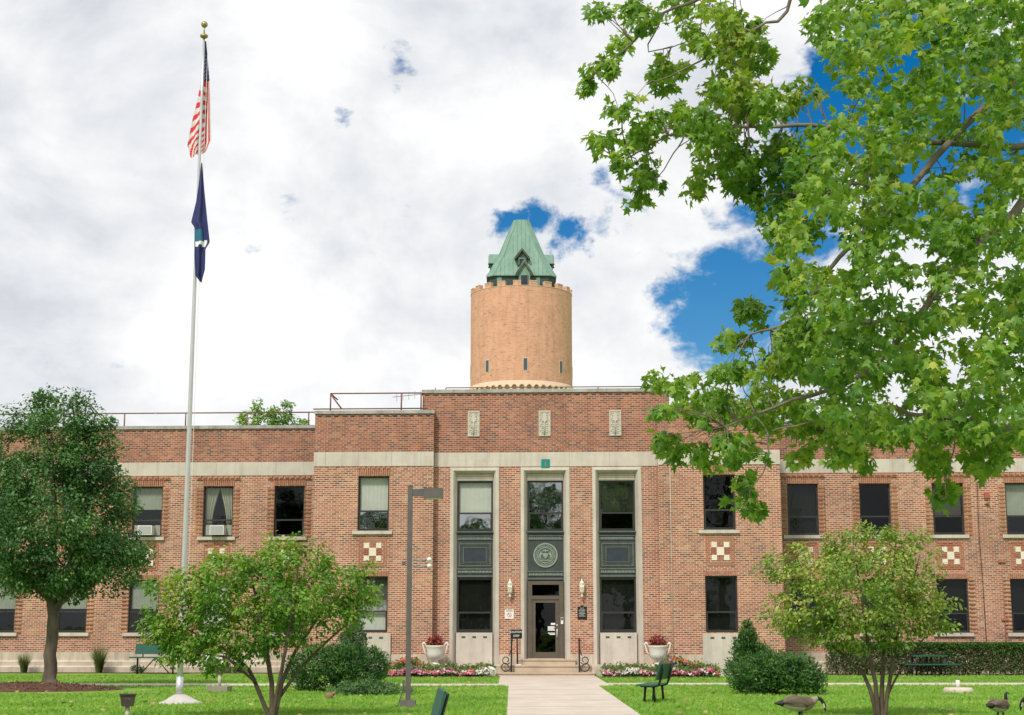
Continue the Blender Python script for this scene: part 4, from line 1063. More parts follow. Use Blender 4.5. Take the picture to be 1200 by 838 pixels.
# ------------------------------------------------------------------ geese
goose_brown = nmat('goose_brown', (.19,.145,.11), (.10,.075,.058), 9, .85, .5, stretch=(1,3,3), bscale=22)
goose_black = nmat('goose_black', (.016,.014,.014), (.01,.01,.01), 6, .6)
goose_white = nmat('goose_white', (.62,.58,.52), None, 6, .8)
goose_pale = nmat('goose_breast', (.34,.28,.22), (.26,.21,.165), 8, .85)
def goose(label, loc, rot, spine, legs=True):
    """one continuous loft from tail to bill; spine: (x, z, half width, half height, material)"""
    t = thing('goose', label, 'goose', loc, rot, 'geese on the front lawn')
    g = M(); n = 14; rings = []
    pts = [Vector((x, 0, z)) for x, z, *_ in spine]
    for i, (x, z, hw, hh, mi) in enumerate(spine):
        tg = (pts[min(i+1, len(pts)-1)]-pts[max(i-1, 0)]).normalized(); up = Vector((-tg.z, 0, tg.x))
        for k in range(n):
            a = 2*math.pi*k/n; v = pts[i]+Vector((0, math.cos(a)*hw, 0))+up*(math.sin(a)*hh); g.v.append(tuple(v))
    for i in range(len(spine)-1):
        mi = spine[i][4]
        for k in range(n):
            k2 = (k+1) % n; m_ = mi
            a = math.sin(2*math.pi*(k+.5)/n)
            if mi == 0 and a < -.55: m_ = 3 if i > 4 else 2
            if mi == 4: m_ = 2 if a < .15 and abs(math.cos(2*math.pi*(k+.5)/n)) > .35 else 1
            g.face((i*n+k, i*n+k2, (i+1)*n+k2, (i+1)*n+k), m_, True)
    g.face(list(range(n-1, -1, -1)), spine[0][4] if spine[0][4] < 4 else 1); e = (len(spine)-1)*n; g.face([e+k for k in range(n)], 1)
    b_ = g.build('body', [goose_brown, goose_black, goose_white, goose_pale], t)
    md = b_.modifiers.new('smooth', 'SUBSURF'); md.levels = 1; md.render_levels = 1
    for s_ in (-1, 1):
        w = M(); prof = [(-.36,.40,.01),(-.22,.42,.05),(-.05,.42,.085),(.10,.40,.08),(.19,.37,.02)]; base = 0
        for i, (x, z, h) in enumerate(prof):
            for k in range(8):
                a = 2*math.pi*k/8; w.v.append((x, s_*(.135+.022*math.cos(a)+(0 if i in (1,2,3) else -.035)), z+h*math.sin(a)*1.15))
        for i in range(len(prof)-1):
            for k in range(8): w.face((i*8+k, i*8+(k+1)%8, (i+1)*8+(k+1)%8, (i+1)*8+k), 0, True)
        w.build('wing', goose_brown, t)
        l = M(); l.tube([(.02,s_*.07,.22),(.0,s_*.07,.13),(.02,s_*.07,.01)], [.028,.016,.014], 8)
        l.prism([(.0,s_*.07-.012),(.0,s_*.07+.012),(.11,s_*.07+.05),(.12,s_*.07),(.11,s_*.07-.05)], .002, .014, axis='z'); l.build('leg', goose_black, t)
    e = M()
    hx, hz = spine[-4][0], spine[-4][1]
    for s_ in (-1, 1): e.ball((hx+.01, s_*.036, hz+.015), .009, 6)
    e.build('eye', sign_black, t)
    return t
body = [(-.50,.37,.025,.012,1),(-.43,.375,.06,.03,1),(-.34,.375,.10,.065,0),(-.22,.365,.14,.11,0),(-.08,.36,.16,.145,0),(.06,.36,.16,.15,0),(.17,.375,.135,.13,0),(.245,.405,.09,.095,3)]
neck_up = body+[(.255,.45,.055,.065,3),(.25,.49,.042,.046,1),(.24,.535,.036,.038,1),(.238,.58,.034,.036,1),(.25,.615,.036,.038,4),(.28,.635,.036,.036,4),(.32,.635,.03,.03,1),(.355,.625,.018,.016,1),(.395,.615,.012,.009,1)]
neck_low = body+[(.30,.44,.055,.06,3),(.345,.46,.043,.044,1),(.395,.455,.036,.036,1),(.435,.42,.033,.034,1),(.46,.37,.034,.036,4),(.475,.33,.036,.036,4),(.485,.285,.03,.03,1),(.49,.25,.018,.016,1),(.495,.21,.012,.009,1)]
q = at(944, 840, 29.5); goose('grazing goose with lowered black head at the bottom edge', (q.x-.1, 29.5, 0), rad(8), neck_low)
q = at(1176, 838, 29.9); o = goose('goose standing with its black neck raised, facing away from the trees', (q.x-.06, 29.9, 0), rad(38), neck_up); o.scale = (.84, .84, .84)
q = at(1208, 840, 29.8); goose('goose mostly cut off by the right frame edge', (q.x+.33, 29.8, 0), rad(165), neck_low)
# ------------------------------------------------------------------ the water tower far behind
TY = 225.0; tcx = at(611, 430, TY).x; TR = 7.55
T = thing('water_tower', 'round tan brick water tower with crenellated top and green copper roof', 'water tower', (tcx, TY, 0))
def z_at(py, dy): return at(611, py, TY-dy).z
def tower_uv(co): 
    a = np.arctan2(co[:,0], -co[:,1]); return np.stack([a*TR, co[:,2]], 1)
zt = z_at(334.5, TR)
g = M(); g.lathe([(TR+.1,0),(TR+.05,20),(TR,zt-8),(TR,zt-4),(TR,zt)], 96, cap=False, smooth=True); g.lathe([(TR-.6,zt-3),(TR-.6,zt)], 96, cap=False); g.lathe([(TR,zt),(TR-.6,zt)], 96, cap=False, smooth=False)
g.build('shaft', tower_brick, T, uvf=tower_uv)
NMER = 20; zm = z_at(328.2, TR)
def pr(mm, p_, q_, r0, r1, z0, z1, first, last):
    n0 = len(mm.v)
    for z in (z0, z1):
        for r, t in ((r0,p_),(r0,q_),(r1,q_),(r1,p_)): mm.v.append((r*math.sin(t), -r*math.cos(t), z))
    for f_ in ((0,1,5,4),(2,3,7,6),(4,5,6,7),(0,3,2,1))+(((3,0,4,7),) if first else ())+(((1,2,6,5),) if last else ()): mm.face([n0+i for i in f_])
for k in range(NMER):
    a0 = 2*math.pi*(k+.472)/NMER; n = 5; g = M(); cp_ = M()
    for j in range(n):
        p_, q_ = a0+j*(math.pi/NMER)/n, a0+(j+1)*(math.pi/NMER)/n
        pr(g, p_, q_, TR+.003, TR-.6, zt-.02, zm-.09, j == 0, j == n-1); pr(cp_, p_, q_, TR+.06, TR-.66, zm-.09, zm, j == 0, j == n-1)
    me_ = g.build('merlon', tower_brick, T, uvf=tower_uv); cp_.build('cap', tower_stone, me_)
# stone lip in the gaps
g = M(); g.lathe([(TR+.05,zt-.0),(TR+.05,zt+.07),(TR-.62,zt+.07)], 96, cap=False, smooth=False); g.build('gap_coping', tower_stone, T)
# corbel table of little arches and the pale belt
zb = z_at(453.6, TR); za = z_at(445.5, TR)
g = M(); g.lathe([(TR+.16,zb-3.5),(TR+.16,za-.1),(TR+.02,za)], 96, cap=False); 
g.build('pale_belt', tower_stone, T)
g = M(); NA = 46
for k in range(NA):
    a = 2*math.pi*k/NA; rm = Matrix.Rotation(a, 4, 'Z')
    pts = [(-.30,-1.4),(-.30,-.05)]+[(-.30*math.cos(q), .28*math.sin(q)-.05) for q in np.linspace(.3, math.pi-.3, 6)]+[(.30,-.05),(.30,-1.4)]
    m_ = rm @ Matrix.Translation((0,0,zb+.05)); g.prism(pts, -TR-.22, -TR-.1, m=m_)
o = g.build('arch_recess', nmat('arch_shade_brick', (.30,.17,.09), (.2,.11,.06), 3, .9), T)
g = M()
for k in range(NA):
    a = 2*math.pi*(k)/NA; m_ = Matrix.Rotation(a, 4, 'Z') @ Matrix.Translation((0,0,zb+.05))
    n = 8
    for j in range(n):
        q0, q1 = math.pi*j/n, math.pi*(j+1)/n
        g.prism([(r*math.cos(q), r*math.sin(q)-.02) for r, q in ((.33,q0),(.44,q0),(.44,q1),(.33,q1))], -TR-.34, -TR-.14, m=m_)
g.build('arch', tower_stone, T)
zw0, zw1 = z_at(433.5, TR), z_at(419.8, TR)
for k in range(8):
    a = rad(4)+2*math.pi*k/8; rm = Matrix.Rotation(a, 4, 'Z')
    g = M(); g.box(-.36, .36, -TR-.04, -TR+.1, zw0-.1, zw1+.1, m=rm); o = g.build('window', tower_stone, T)
    g = M(); g.box(-.27, .27, -TR-.06, -TR-.041, zw0, zw1, m=rm); g.build('pane', nmat('tower_pane', (.07,.10,.15), (.05,.07,.1), 3, .2), o)
# roof: chamfered square plan, flared at the eaves, cut flat at the top
PROF = [(5.15,1.0,52.47),(4.72,.95,53.2),(4.15,.9,54.4),(3.3,.8,56.15),(2.15,.62,59.2),(1.08,.42,61.9)]
def plan(h, c_, z): return [(-h+c_,-h,z),(h-c_,-h,z),(h,-h+c_,z),(h,h-c_,z),(h-c_,h,z),(-h+c_,h,z),(-h,h-c_,z),(-h,-h+c_,z)]
g = M()
for h, c_, z in PROF: g.v += plan(h, c_, z)
for i in range(len(PROF)-1):
    for k in range(8): k2 = (k+1) % 8; g.face((i*8+k, i*8+k2, (i+1)*8+k2, (i+1)*8+k))
g.face([len(g.v)-8+k for k in range(8)]); n = len(g.v); g.v += plan(5.15,1.0,52.36); g.face([n+7-k for k in range(8)])
for k in range(8): k2 = (k+1) % 8; g.face((n+k, n+k2, k2, k))
roof = g.build('roof', copper, T)
g = M()                                              # standing seams
for s_ in range(4):
    rm = Matrix.Rotation(s_*math.pi/2, 4, 'Z')
    for k in range(-6, 7):
        pts = []
        for h, c_, z in PROF:
            x = k*.62; 
            lim = h-c_
            if abs(x) > lim+.02: break
            pts.append(tuple(rm @ Vector((x, -h-.01, z+.01))))
        if len(pts) >= 2: g.tube(pts, .035, 4)
    for sx in (-1, 1): g.tube([tuple(rm @ Vector((sx*(h-c_), -h-.01, z+.01))) for h, c_, z in PROF], .06, 5)
g.build('standing_seam', copper, roof)
g = M(); n = len(g.v); g.v += plan(4.85,.95,49.2)+plan(4.85,.95,52.4)
for k in range(8): k2 = (k+1) % 8; g.face((k, k2, 8+k2, 8+k))
g.build('drum', copper_dark, T)
g = M(); g.box(-3.6,-2.9,-4.9,-4.84,49.5,52.2); g.box(2.2,2.7,-4.9,-4.84,49.5,52.2); g.build('panel', copper, T)
def dormer(rot, cx, yf, w, zb_, ze, zr, yb, big):
    rm = Matrix.Rotation(rot, 4, 'Z')
    g = M(); g.prism([(cx-w*.62, zb_), (cx+w*.62, zb_), (cx+w*.62, ze), (cx, zr-.25), (cx-w*.62, ze)], yf+.3, yb, m=rm); d = g.build('dormer', copper_dark if not big else copper, T)
    g = M(); th_ = .12
    for s_ in (-1, 1):
        P = [(cx, zr), (cx+s_*w, ze-.12), (cx+s_*w, ze-.12-th_), (cx, zr-th_*1.5)]
        g.prism(P, yf, yb, m=rm)
    g.build('gable_roof', copper, d)
    g = M(); 
    for s_ in (-1, 1):
        P = [(cx, zr-.2), (cx+s_*w*.85, ze-.2), (cx+s_*w*.85, ze-.42), (cx, zr-.55)]
        g.prism(P, yf-.06, yf+.1, m=rm)
        g.ball(tuple(rm @ Vector((cx+s_*w*.9, yf, ze-.3))), .16, 8)
    g.build('bargeboard', nmat('copper_brown', (.13,.12,.085), (.08,.07,.05), 3, .7), d)
    g = M(); ww = w*.36
    g.box(cx-ww, cx+ww, yf+.2, yf+.29, zb_+.15, ze-.35, m=rm); o = g.build('window', nmat('tower_dark_pane', (.03,.035,.045), None, 3, .2), d)
    g = M(); g.box(cx-ww-.08, cx-ww, yf+.12, yf+.29, zb_+.1, ze-.2, m=rm); g.box(cx+ww, cx+ww+.08, yf+.12, yf+.29, zb_+.1, ze-.2, m=rm); g.box(cx-ww, cx+ww, yf+.14, yf+.29, ze-.34, ze-.2, m=rm); g.build('frame', copper, o)
    return d
for k in range(4): dormer(k*math.pi/2, .1, -4.85, 1.15, 54.0, 55.35, 56.8, -1.5, False)
dormer(0, .42, -5.5, 1.35, 50.3, 52.7, 54.75, -3.2, True)

# ------------------------------------------------------------------ vegetation
def clumped(centres, radii, per, size, shape, out_from, wn=(.7,.5,.6), droop=.5, jitter=.3, flat=(1,1,.75)):
    """leaves gathered in clumps: centres (n,3), radii (n,)"""
    C = np.asarray(centres, float); Rr = np.asarray(radii, float); n = len(C)
    idx = np.repeat(np.arange(n), per)
    off = ball_pts(len(idx), .25)*np.array(flat)*Rr[idx][:,None]
    P = C[idx]+off
    out = P-np.asarray(out_from, float); out /= np.maximum(np.linalg.norm(out, axis=1, keepdims=True), 1e-6)
    loc = off/np.maximum(np.linalg.norm(off, axis=1, keepdims=True), 1e-6)
    N = out*wn[0]*.6+loc*wn[0]*.6+np.array([0,0,wn[1]])+NR.normal(size=P.shape)*wn[2]
    D = out*.5+loc*.4+np.array([0,0,-droop])+NR.normal(size=P.shape)*.45
    S = size*(1+jitter*(NR.random(len(P))*2-1))
    return leaf_arrays(P, N, D, S, shape)
def limb_path(p0, p1, sag=.12, n=5, wob=.06):
    p0, p1 = Vector(p0), Vector(p1); L = (p1-p0).length; pts = []
    for i in range(n+1):
        t = i/n; p = p0.lerp(p1, t)+Vector((0,0,sag*L*math.sin(math.pi*t)))
        if 0 < i < n: p += Vector((R.uniform(-1,1), R.uniform(-1,1), R.uniform(-1,1)))*wob*L*.5
        pts.append(p)
    return pts

# --- the big maple reaching in from the right
MB_ = Vector((9.3, 19.0, 0))
maple = thing('maple_tree', 'large maple whose leafy boughs fill the upper right', 'tree', MB_)
def loc_(v): return v-MB_
ELL = [(706,8,17,13),(743,14,22,18),(793,6,28,14),(724,50,17,16),(702,72,19,17),(690,95,9,14),(762,30,14,10),
 (783,82,30,22),(770,98,14,13),(836,35,44,38),(870,50,32,45),(850,95,42,28),(893,68,20,20),
 (732,128,18,15),(706,168,20,17),(730,188,16,12),(757,148,20,24),(790,138,26,20),(764,205,19,25),(749,228,14,9),(745,168,12,13),
 (822,145,36,26),(848,180,42,34),(818,212,16,20),(870,202,26,30),(884,222,12,14),(900,125,22,30),(875,130,26,26),
 (910,185,28,32),(908,240,26,28),(935,215,28,38),(902,266,19,15),(945,112,22,22),
 (876,372,26,20),(856,396,20,15),(900,428,38,20),(850,435,22,16),(795,450,33,10),(765,444,11,8),(778,478,11,17),(828,475,42,26),(900,480,52,32),(948,500,28,20),
 (802,524,27,16),(780,518,10,11),(830,540,18,12),(870,522,33,20),(874,560,14,13),(872,583,16,13),(885,592,8,9),(942,528,20,19),
 (985,524,26,24),(1003,540,18,18),(1094,530,26,30),(1105,582,19,15),(1155,532,30,33),(1042,508,24,14),(1122,508,28,20),(925,330,16,30),(930,400,30,30)]
SOLID = [(940,0),(1215,-20),(1215,520),(1130,505),(1075,505),(1030,512),(985,510),(930,490),(915,440),(932,380),(918,335),(908,300),(912,255),(925,165),(985,140),(1004,122),(985,85),(958,40)]
def inside(px, py, poly):
    c = False; j = len(poly)-1
    for i in range(len(poly)):
        xi, yi = poly[i]; xj, yj = poly[j]
        if (yi > py) != (yj > py) and px < (xj-xi)*(py-yi)/(yj-yi)+xi: c = not c
        j = i
    return c
OPEN = [(968,297,28,16),(1072,294,13,12),(1024,338,10,8),(1068,342,17,12),(1135,386,21,8),(1120,428,9,14),(1050,458,10,11),(1062,78,10,15),(1032,87,8,8),(1138,130,13,19),(1086,198,10,16),(1132,224,20,13),(1187,163,9,13),(1190,236,10,10),(1075,205,12,8),(1000,240,7,7),(945,455,9,7),(985,452,8,6),(928,448,10,8),(1110,170,9,8),(1160,300,8,7),(1005,170,6,7)]
cl, cr = [], []; sub_c = []
def spray(px, py, Y, r_px):
    c = at(px, py, Y); cl.append(c); cr.append(r_px/1800*Y)
for ex, ey, rx, ry in ELL:
    Y0 = 16.6+2.2*R.random()+(ex < 800)*.3; k = max(4, int(rx*ry/52))
    for _ in range(k):
        a, q = R.uniform(0, 2*math.pi), math.sqrt(R.random())
        spray(ex+rx*.78*q*math.cos(a), ey+ry*.78*q*math.sin(a), Y0+R.uniform(-.35,.35)*(rx+ry)/30, R.uniform(11, 16))
ELL_N = len(cl)
layers = [(15.6, .36), (17.2, .39), (18.8, .33), (20.6, .19)]
for Y0, dn in layers:
    for gx in range(905, 1216, 17):
        for gy in range(-30, 535, 17):
            if R.random() > dn*1.9: continue
            x, y = gx+R.uniform(-9, 9), gy+R.uniform(-9, 9)
            if not inside(x, y, SOLID): continue
            if any(((x-a)/(c_+7))**2+((y-b_)/(d_+7))**2 < 1 for a, b_, c_, d_ in OPEN): continue
            spray(x, y, Y0+R.uniform(-.8, .8), R.uniform(13, 19))
# boughs beyond the frame: the rest of the crown round the trunk
for _ in range(750):
    a = R.uniform(0, 2*math.pi); q = math.sqrt(R.random()); h = R.uniform(-1, 1)
    p = Vector((MB_.x+.8+5.2*q*math.cos(a)*math.sqrt(1-h*h*.8), 19.5+4.5*q*math.sin(a)*math.sqrt(1-h*h*.8), 8.8+4.6*h))
    if p.y < 3: continue
    vx = CX+FPX*p.x/(p.y*CP+(p.z-EYE)*SP)
    if vx < 1225: 
        if p.z < 12.2+.0: continue
        vy = CY-FPX*((p.z-EYE)*CP-p.y*SP)/(p.y*CP+(p.z-EYE)*SP)
        if vy > -30: continue
    cl.append(p); cr.append(R.uniform(.2, .35))
for _ in range(160):      # just above the frame
    x, y = R.uniform(700, 1250), R.uniform(-170, -25); spray(x, y, R.uniform(16, 20.5), R.uniform(14, 22))
Cn = np.array([tuple(loc_(c)) for c in cl])
big = np.array(cr)
maple_leaf = leafmat('maple_leaf', [(0, (0.061, 0.161, 0.028)), (.3, (0.117, 0.248, 0.040)), (.58, (0.195, 0.341, 0.053)), (.82, (0.311, 0.432, 0.082)), (1, (0.468, 0.507, 0.116))], .42, rough=.42, patch=.8)
mk_ = tuple(loc_(Vector((9.3, 20.5, 8))))
LV = [clumped(Cn, big, 11, .098, MAPLE, mk_, wn=(.75,.42,.55), droop=.75, jitter=.5, flat=(1,1,.85)), clumped(Cn, big, 5, .092, MAPLE_CURL, mk_, wn=(.6,.3,.8), droop=.9, jitter=.6, flat=(1,1,.9))]
LV = [(np.concatenate([LV[0][0], LV[1][0]]), np.concatenate([LV[0][1], LV[1][1]+len(LV[0][0])]))]
leaf_mesh('crown', LV, [maple_leaf], maple)
g = M()
def limb(seq, r0, r1):
    pts = [loc_(p) for p in seq]; n = len(pts)
    out = []
    for i in range(n-1):
        for k in range(4):
            t = k/4; p0, p1, p2, p3 = pts[max(i-1,0)], pts[i], pts[i+1], pts[min(i+2,n-1)]
            out.append(.5*((2*p1)+(-p0+p2)*t+(2*p0-5*p1+4*p2-p3)*t*t+(-p0+3*p1-3*p2+p3)*t**3)+Vector((R.uniform(-1,1),R.uniform(-1,1),R.uniform(-1,1)))*.018)
    out.append(pts[-1]); m_ = len(out)
    g.tube(out, [r0+(r1-r0)*(i/(m_-1))**.8 for i in range(m_)], 7)
    return [o_+MB_ for o_ in out]
tw = lambda x, z: Vector((x, 19, z))
g.tube([loc_(p) for p in (tw(9.3,-.1), tw(9.28,.5), tw(9.3,2), tw(9.35,4.2), tw(9.45,6.5), tw(9.55,9), tw(9.7,11.5), tw(9.8,13))], [.42,.33,.28,.26,.22,.17,.11,.04], 14)
nodes = []
nodes += limb([tw(9.4,5.6), at(1260,205,18.4), at(1187,250,17.8), at(1112,325,17.2), at(1072,374,17), at(1010,440,17), at(930,470,17), at(850,500,16.9)], 0.082, .012)
nodes += limb([tw(9.5,7.6), at(1270,60,18.2), at(1183,103,17.8), at(1113,167,17.4), at(1051,238,17.1), at(985,300,17), at(935,370,17), at(880,392,17)], 0.075, .012)
nodes += limb([tw(9.45,6.6), at(1290,180,18.4), at(1180,172,17.8), at(1074,166,17.4), at(970,148,17.3), at(900,150,17.2), at(805,152,17.3), at(725,190,17.4)], 0.061, .008)
nodes += limb([tw(9.55,8.7), at(1300,30,18), at(1164,16,17.6), at(1080,10,17.4), at(1010,-10,17.2), at(935,-8,17.2), at(918,20,17.2), at(890,32,17.2), at(845,60,17.2), at(770,95,17.2)], 0.051, .008)
nodes += limb([tw(9.4,4.6), at(1300,455,18.4), at(1200,500,17.6), at(1113,490,17.2), at(1075,486,17.1), at(1035,476,17), at(1007,500,17), at(963,493,17), at(905,505,17)], 0.054, .008)
nodes += limb([tw(9.6,9.6), at(1200,-60,17.8), at(1000,-70,17.5), at(880,-35,17.3), at(815,0,17.3), at(779,16,17.3), at(729,60,17.3), at(698,85,17.3)], 0.048, .006)
nodes += limb([at(1113,490,17.2), at(1120,520,17.2), at(1110,560,17.2), at(1108,585,17.2)], 0.012, .004)
nodes += limb([at(900,505,17), at(900,540,17), at(885,565,17), at(876,590,17)], 0.012, .004)
nodes += limb([at(970,148,17.3), at(945,200,17.2), at(930,250,17.2), at(905,268,17.2)], 0.020, .006)
nodes += limb([at(805,152,17.3), at(790,180,17.3), at(765,215,17.3)], 0.012, .005)
nodes += limb([at(779,16,17.3), at(760,60,17.3), at(815,45,17.3)], 0.012, .005)
nodes += limb([at(1051,238,17.1), at(1010,215,16.8), at(960,230,16.6), at(925,235,16.6)], 0.030, .006)
nodes += limb([at(1072,374,17), at(1000,380,16.7), at(950,395,16.6)], 0.030, .006)
nodes += limb([tw(9.5,8), Vector((10.5,21,9.5)), Vector((12,22.5,10.5))], 0.061, .02); nodes += limb([tw(9.5,7), Vector((11,17.5,8)), Vector((12.6,16.5,9))], 0.061, .02)
NDA = np.array([tuple(n_) for n_ in nodes])
# twigs from the nearest limb to some of the leaf sprays
for i, c in enumerate(cl):
    if i > ELL_N and i % 3: continue
    d_ = np.linalg.norm(NDA-np.array(tuple(c)), axis=1); j = int(np.argmin(d_))
    if d_[j] < .85:
        pts = limb_path(loc_(nodes[j]), loc_(c), .08, 4, .12); g.tube(pts, [.008,.007,.005,.004,.003], 4, cap=False)
g.build('trunk', maple_bark, maple)

# --- generic broadleaf tree: stems, branches to every clump, leaves
def broadleaf(name, label, base, stems, lobes, nclump, per, size, shape, lmat, bmat, crad=(.22,.38), group=None, wn=(.7,.55,.55), droop=.35, shell=.55, twig_r=.02, loc=None, reject=None):
    """stems: list of ([(x,y,z)..],[radius..]) relative to base; lobes: (x,y,z,rx,ry,rz,weight)"""
    t = thing(name, label, 'tree', loc or base, 0, group)
    W = [l[6] for l in lobes]; tot = sum(W); C = []
    for l in lobes:
        k = int(nclump*l[6]/tot); p = ball_pts(k, shell)*np.array([l[3], l[4], l[5]])+np.array(l[:3]); C.append(p)
    C = np.concatenate(C)
    if reject is not None: C = C[[not reject(*c) for c in C]]
    Rr = crad[0]+(crad[1]-crad[0])*NR.random(len(C))
    cen = C.mean(axis=0)
    leaf_mesh('crown', [clumped(C, Rr, per, size, shape, cen-np.array([0,0,.6]), wn, droop)], [lmat], t)
    g = M(); nd = []
    for pts, rs in stems:
        fine = []; rf = []
        for i in range(len(pts)-1):
            for k in range(4):
                q = k/4; fine.append(Vector(pts[i]).lerp(Vector(pts[i+1]), q)+Vector((R.uniform(-1,1),R.uniform(-1,1),0))*rs[i]*.18); rf.append(rs[i]+(rs[i+1]-rs[i])*q)
        fine.append(Vector(pts[-1])); rf.append(rs[-1]); g.tube(fine, rf, 9)
        nd += [(f_, r_) for f_, r_ in zip(fine, rf)][4:]
    NDq = np.array([tuple(f_) for f_, _ in nd]); br = []
    order = np.argsort(np.linalg.norm(C-cen, axis=1))
    for q, i in enumerate(order):
        if q % 2 and len(order) > 120: continue
        c = C[i]; cand = NDq if not br else np.concatenate([NDq, np.array([tuple(b_) for b_ in br])])
        d_ = np.linalg.norm(cand-c, axis=1)+np.maximum(0, cand[:,2]-c[2]+.1)*1.2; j = int(np.argmin(d_))
        pts = limb_path(cand[j], c, .03, 4, .07); L = d_[j]
        r0 = min(twig_r*(.5+L*.55), twig_r*2); g.tube(pts, [r0*(1-.2*k) for k in range(4)]+[.004], 5, cap=False); br += pts[1:4]
    g.build('trunk', bmat, t)
    return t
pear_leaf = leafmat('pear_leaf', [(0, (0.027, 0.070, 0.026)), (.35, (0.052, 0.135, 0.040)), (.7, (0.091, 0.211, 0.050)), (.9, (0.165, 0.296, 0.078)), (1, (0.329, 0.254, 0.121))], .28, rough=.38, patch=.7)
b0 = gnd(57, 808)
lobes = [(-.2,0,5.0,2.2,2.3,2.3,3.6),(-.55,0,6.9,1.3,1.5,1.75,1.6),(-.75,0,7.9,.45,.5,.85,.3),(.35,0,7.6,.6,.7,1.0,.5),(.85,0,6.7,.9,1.1,1.3,.9),(1.3,0,7.2,.35,.4,.75,.2),(1.2,-.1,4.7,1.15,1.4,1.5,1.2),(1.75,.1,5.6,.5,.6,.6,.3),(1.65,0,3.55,1.0,1.2,.85,.9),(2.3,0,3.9,.5,.6,.45,.25),(-1.6,0,4.0,1.6,1.7,1.5,1.5),(-1.8,.1,5.8,1.4,1.5,1.6,1.2),(0,-.6,3.5,1.6,1.2,.85,1.0),(.35,0,3.0,.9,.9,.5,.4)]
stems = [([(0,0,-.05),(.0,0,.3),(.02,0,1.2),(.0,0,2.4),(-.08,0,3.4),(-.1,0,5.0),(-.3,0,7.4)], [.27,.195,.175,.16,.135,.10,.03]),
 ([(0,0,2.3),(-.35,.1,3.2),(-.9,.2,4.6),(-1.2,.2,6.2)], [.13,.10,.07,.02]), ([(.02,0,2.2),(.5,-.1,2.75),(1.1,-.1,3.1),(1.9,-.1,3.7)], [.10,.08,.055,.02]), ([(0,0,2.6),(.5,.1,3.8),(.9,.1,5.4),(1.0,.1,7.2)], [.12,.09,.06,.02]),
 ([(0,0,2.5),(-.6,-.2,3.0),(-1.5,-.2,3.6),(-2.3,-.2,4.4)], [.10,.08,.05,.02])]
dark_tree = broadleaf('broadleaf_tree', 'dense dark green tree with thick trunk in the mulch bed', b0, stems, lobes, 820, 66, .105, SIMPLE, pear_leaf, bark_pale, (.22,.46), shell=.62, twig_r=.025)
# small spreading trees
dog_leaf = leafmat('small_tree_leaf', [(0, (0.045, 0.132, 0.021)), (.3, (0.091, 0.221, 0.031)), (.58, (0.154, 0.311, 0.040)), (.8, (0.284, 0.395, 0.072)), (1, (0.500, 0.502, 0.155))], .36, rough=.45, patch=1.0)
DY = 31.4; b1 = at(316, 843, DY); b1 = Vector((b1.x, DY, 0)); s1 = lambda px, py, dy=0: tuple(at(px, py, DY+dy)-b1)
def E_(px, py, rx, ry, w, dy=0, rd=.8): 
    p = at(px, py, DY+dy)-b1; k = DY/1800*1.0; return (p.x, p.y, p.z, rx*k, max(rx, ry)*k*rd, ry*k, w)
stems1 = [([s1(318,845), s1(305,815,.1), s1(292,785,.2), s1(262,760,.3), s1(215,735,.4)], [.05,.045,.04,.03,.012]),
 ([s1(319,845), s1(318,800), s1(312,760,-.1), s1(300,700,-.2), s1(290,655,-.2)], [.06,.05,.045,.03,.01]),
 ([s1(322,845), s1(330,800,.1), s1(345,765,.2), s1(372,725,.3), s1(405,690,.4)], [.05,.045,.035,.025,.01]),
 ([s1(320,845), s1(325,810,-.2), s1(335,760,-.4), s1(345,700,-.5), s1(350,655,-.6)], [.05,.042,.035,.025,.01]),
 ([s1(325,820,.1), s1(350,785,.2), s1(385,750,.3), s1(425,715,.4)], [.04,.032,.022,.01]), ([s1(300,800,.1), s1(265,770,-.2), s1(230,765,-.4)], [.03,.022,.01])]
lob1 = [E_(205,762,30,16,.5),E_(255,772,40,14,.6),E_(225,735,55,28,.9),E_(310,752,45,18,.6),E_(300,690,95,42,3.2),E_(345,662,60,26,1.2),E_(265,668,50,24,1.0),E_(212,700,40,36,1.3),E_(192,738,27,20,.6),E_(230,750,45,22,.9),E_(385,690,52,30,1.4),E_(420,700,24,20,.5),E_(395,722,40,20,.8),E_(300,735,60,25,1.2),E_(330,640,30,12,.4),E_(425,668,18,10,.25),E_(350,735,45,20,.7),E_(310,700,70,35,1.0,-.6),E_(300,690,70,35,1.0,.9)]
broadleaf('small_tree', 'small spreading tree with several thin stems left of the lamp post', b1, stems1, lob1, 570, 31, .092, SIMPLE, dog_leaf, bark_m, (.14,.24), group='small many stemmed lawn trees', shell=.45, twig_r=.012, droop=.6)
b1 = at(1032, 845, DY); b1 = Vector((b1.x, DY, 0))
stems2 = [([s1(1028,845), s1(1022,815), s1(1012,790,.1), s1(985,765,.2), s1(950,735,.3)], [0.0480,0.0440,0.0360,0.0240,0.0096]),
 ([s1(1030,845), s1(1026,800,-.1), s1(1018,760,-.2), s1(1010,700,-.3), s1(1000,640,-.3)], [0.0520,0.0440,0.0360,0.0240,0.0080]),
 ([s1(1033,845), s1(1034,800,.1), s1(1036,750,.1), s1(1045,690,.2), s1(1050,630,.2)], [0.0560,0.0440,0.0360,0.0240,0.0080]),
 ([s1(1036,845), s1(1042,800), s1(1050,750,-.1), s1(1066,700,-.2), s1(1078,650,-.2)], [0.0480,0.0416,0.0336,0.0240,0.0080]),
 ([s1(1040,815), s1(1055,785,.2), s1(1085,745,.3), s1(1115,725,.4)], [0.0240,0.0200,0.0144,0.0064])]
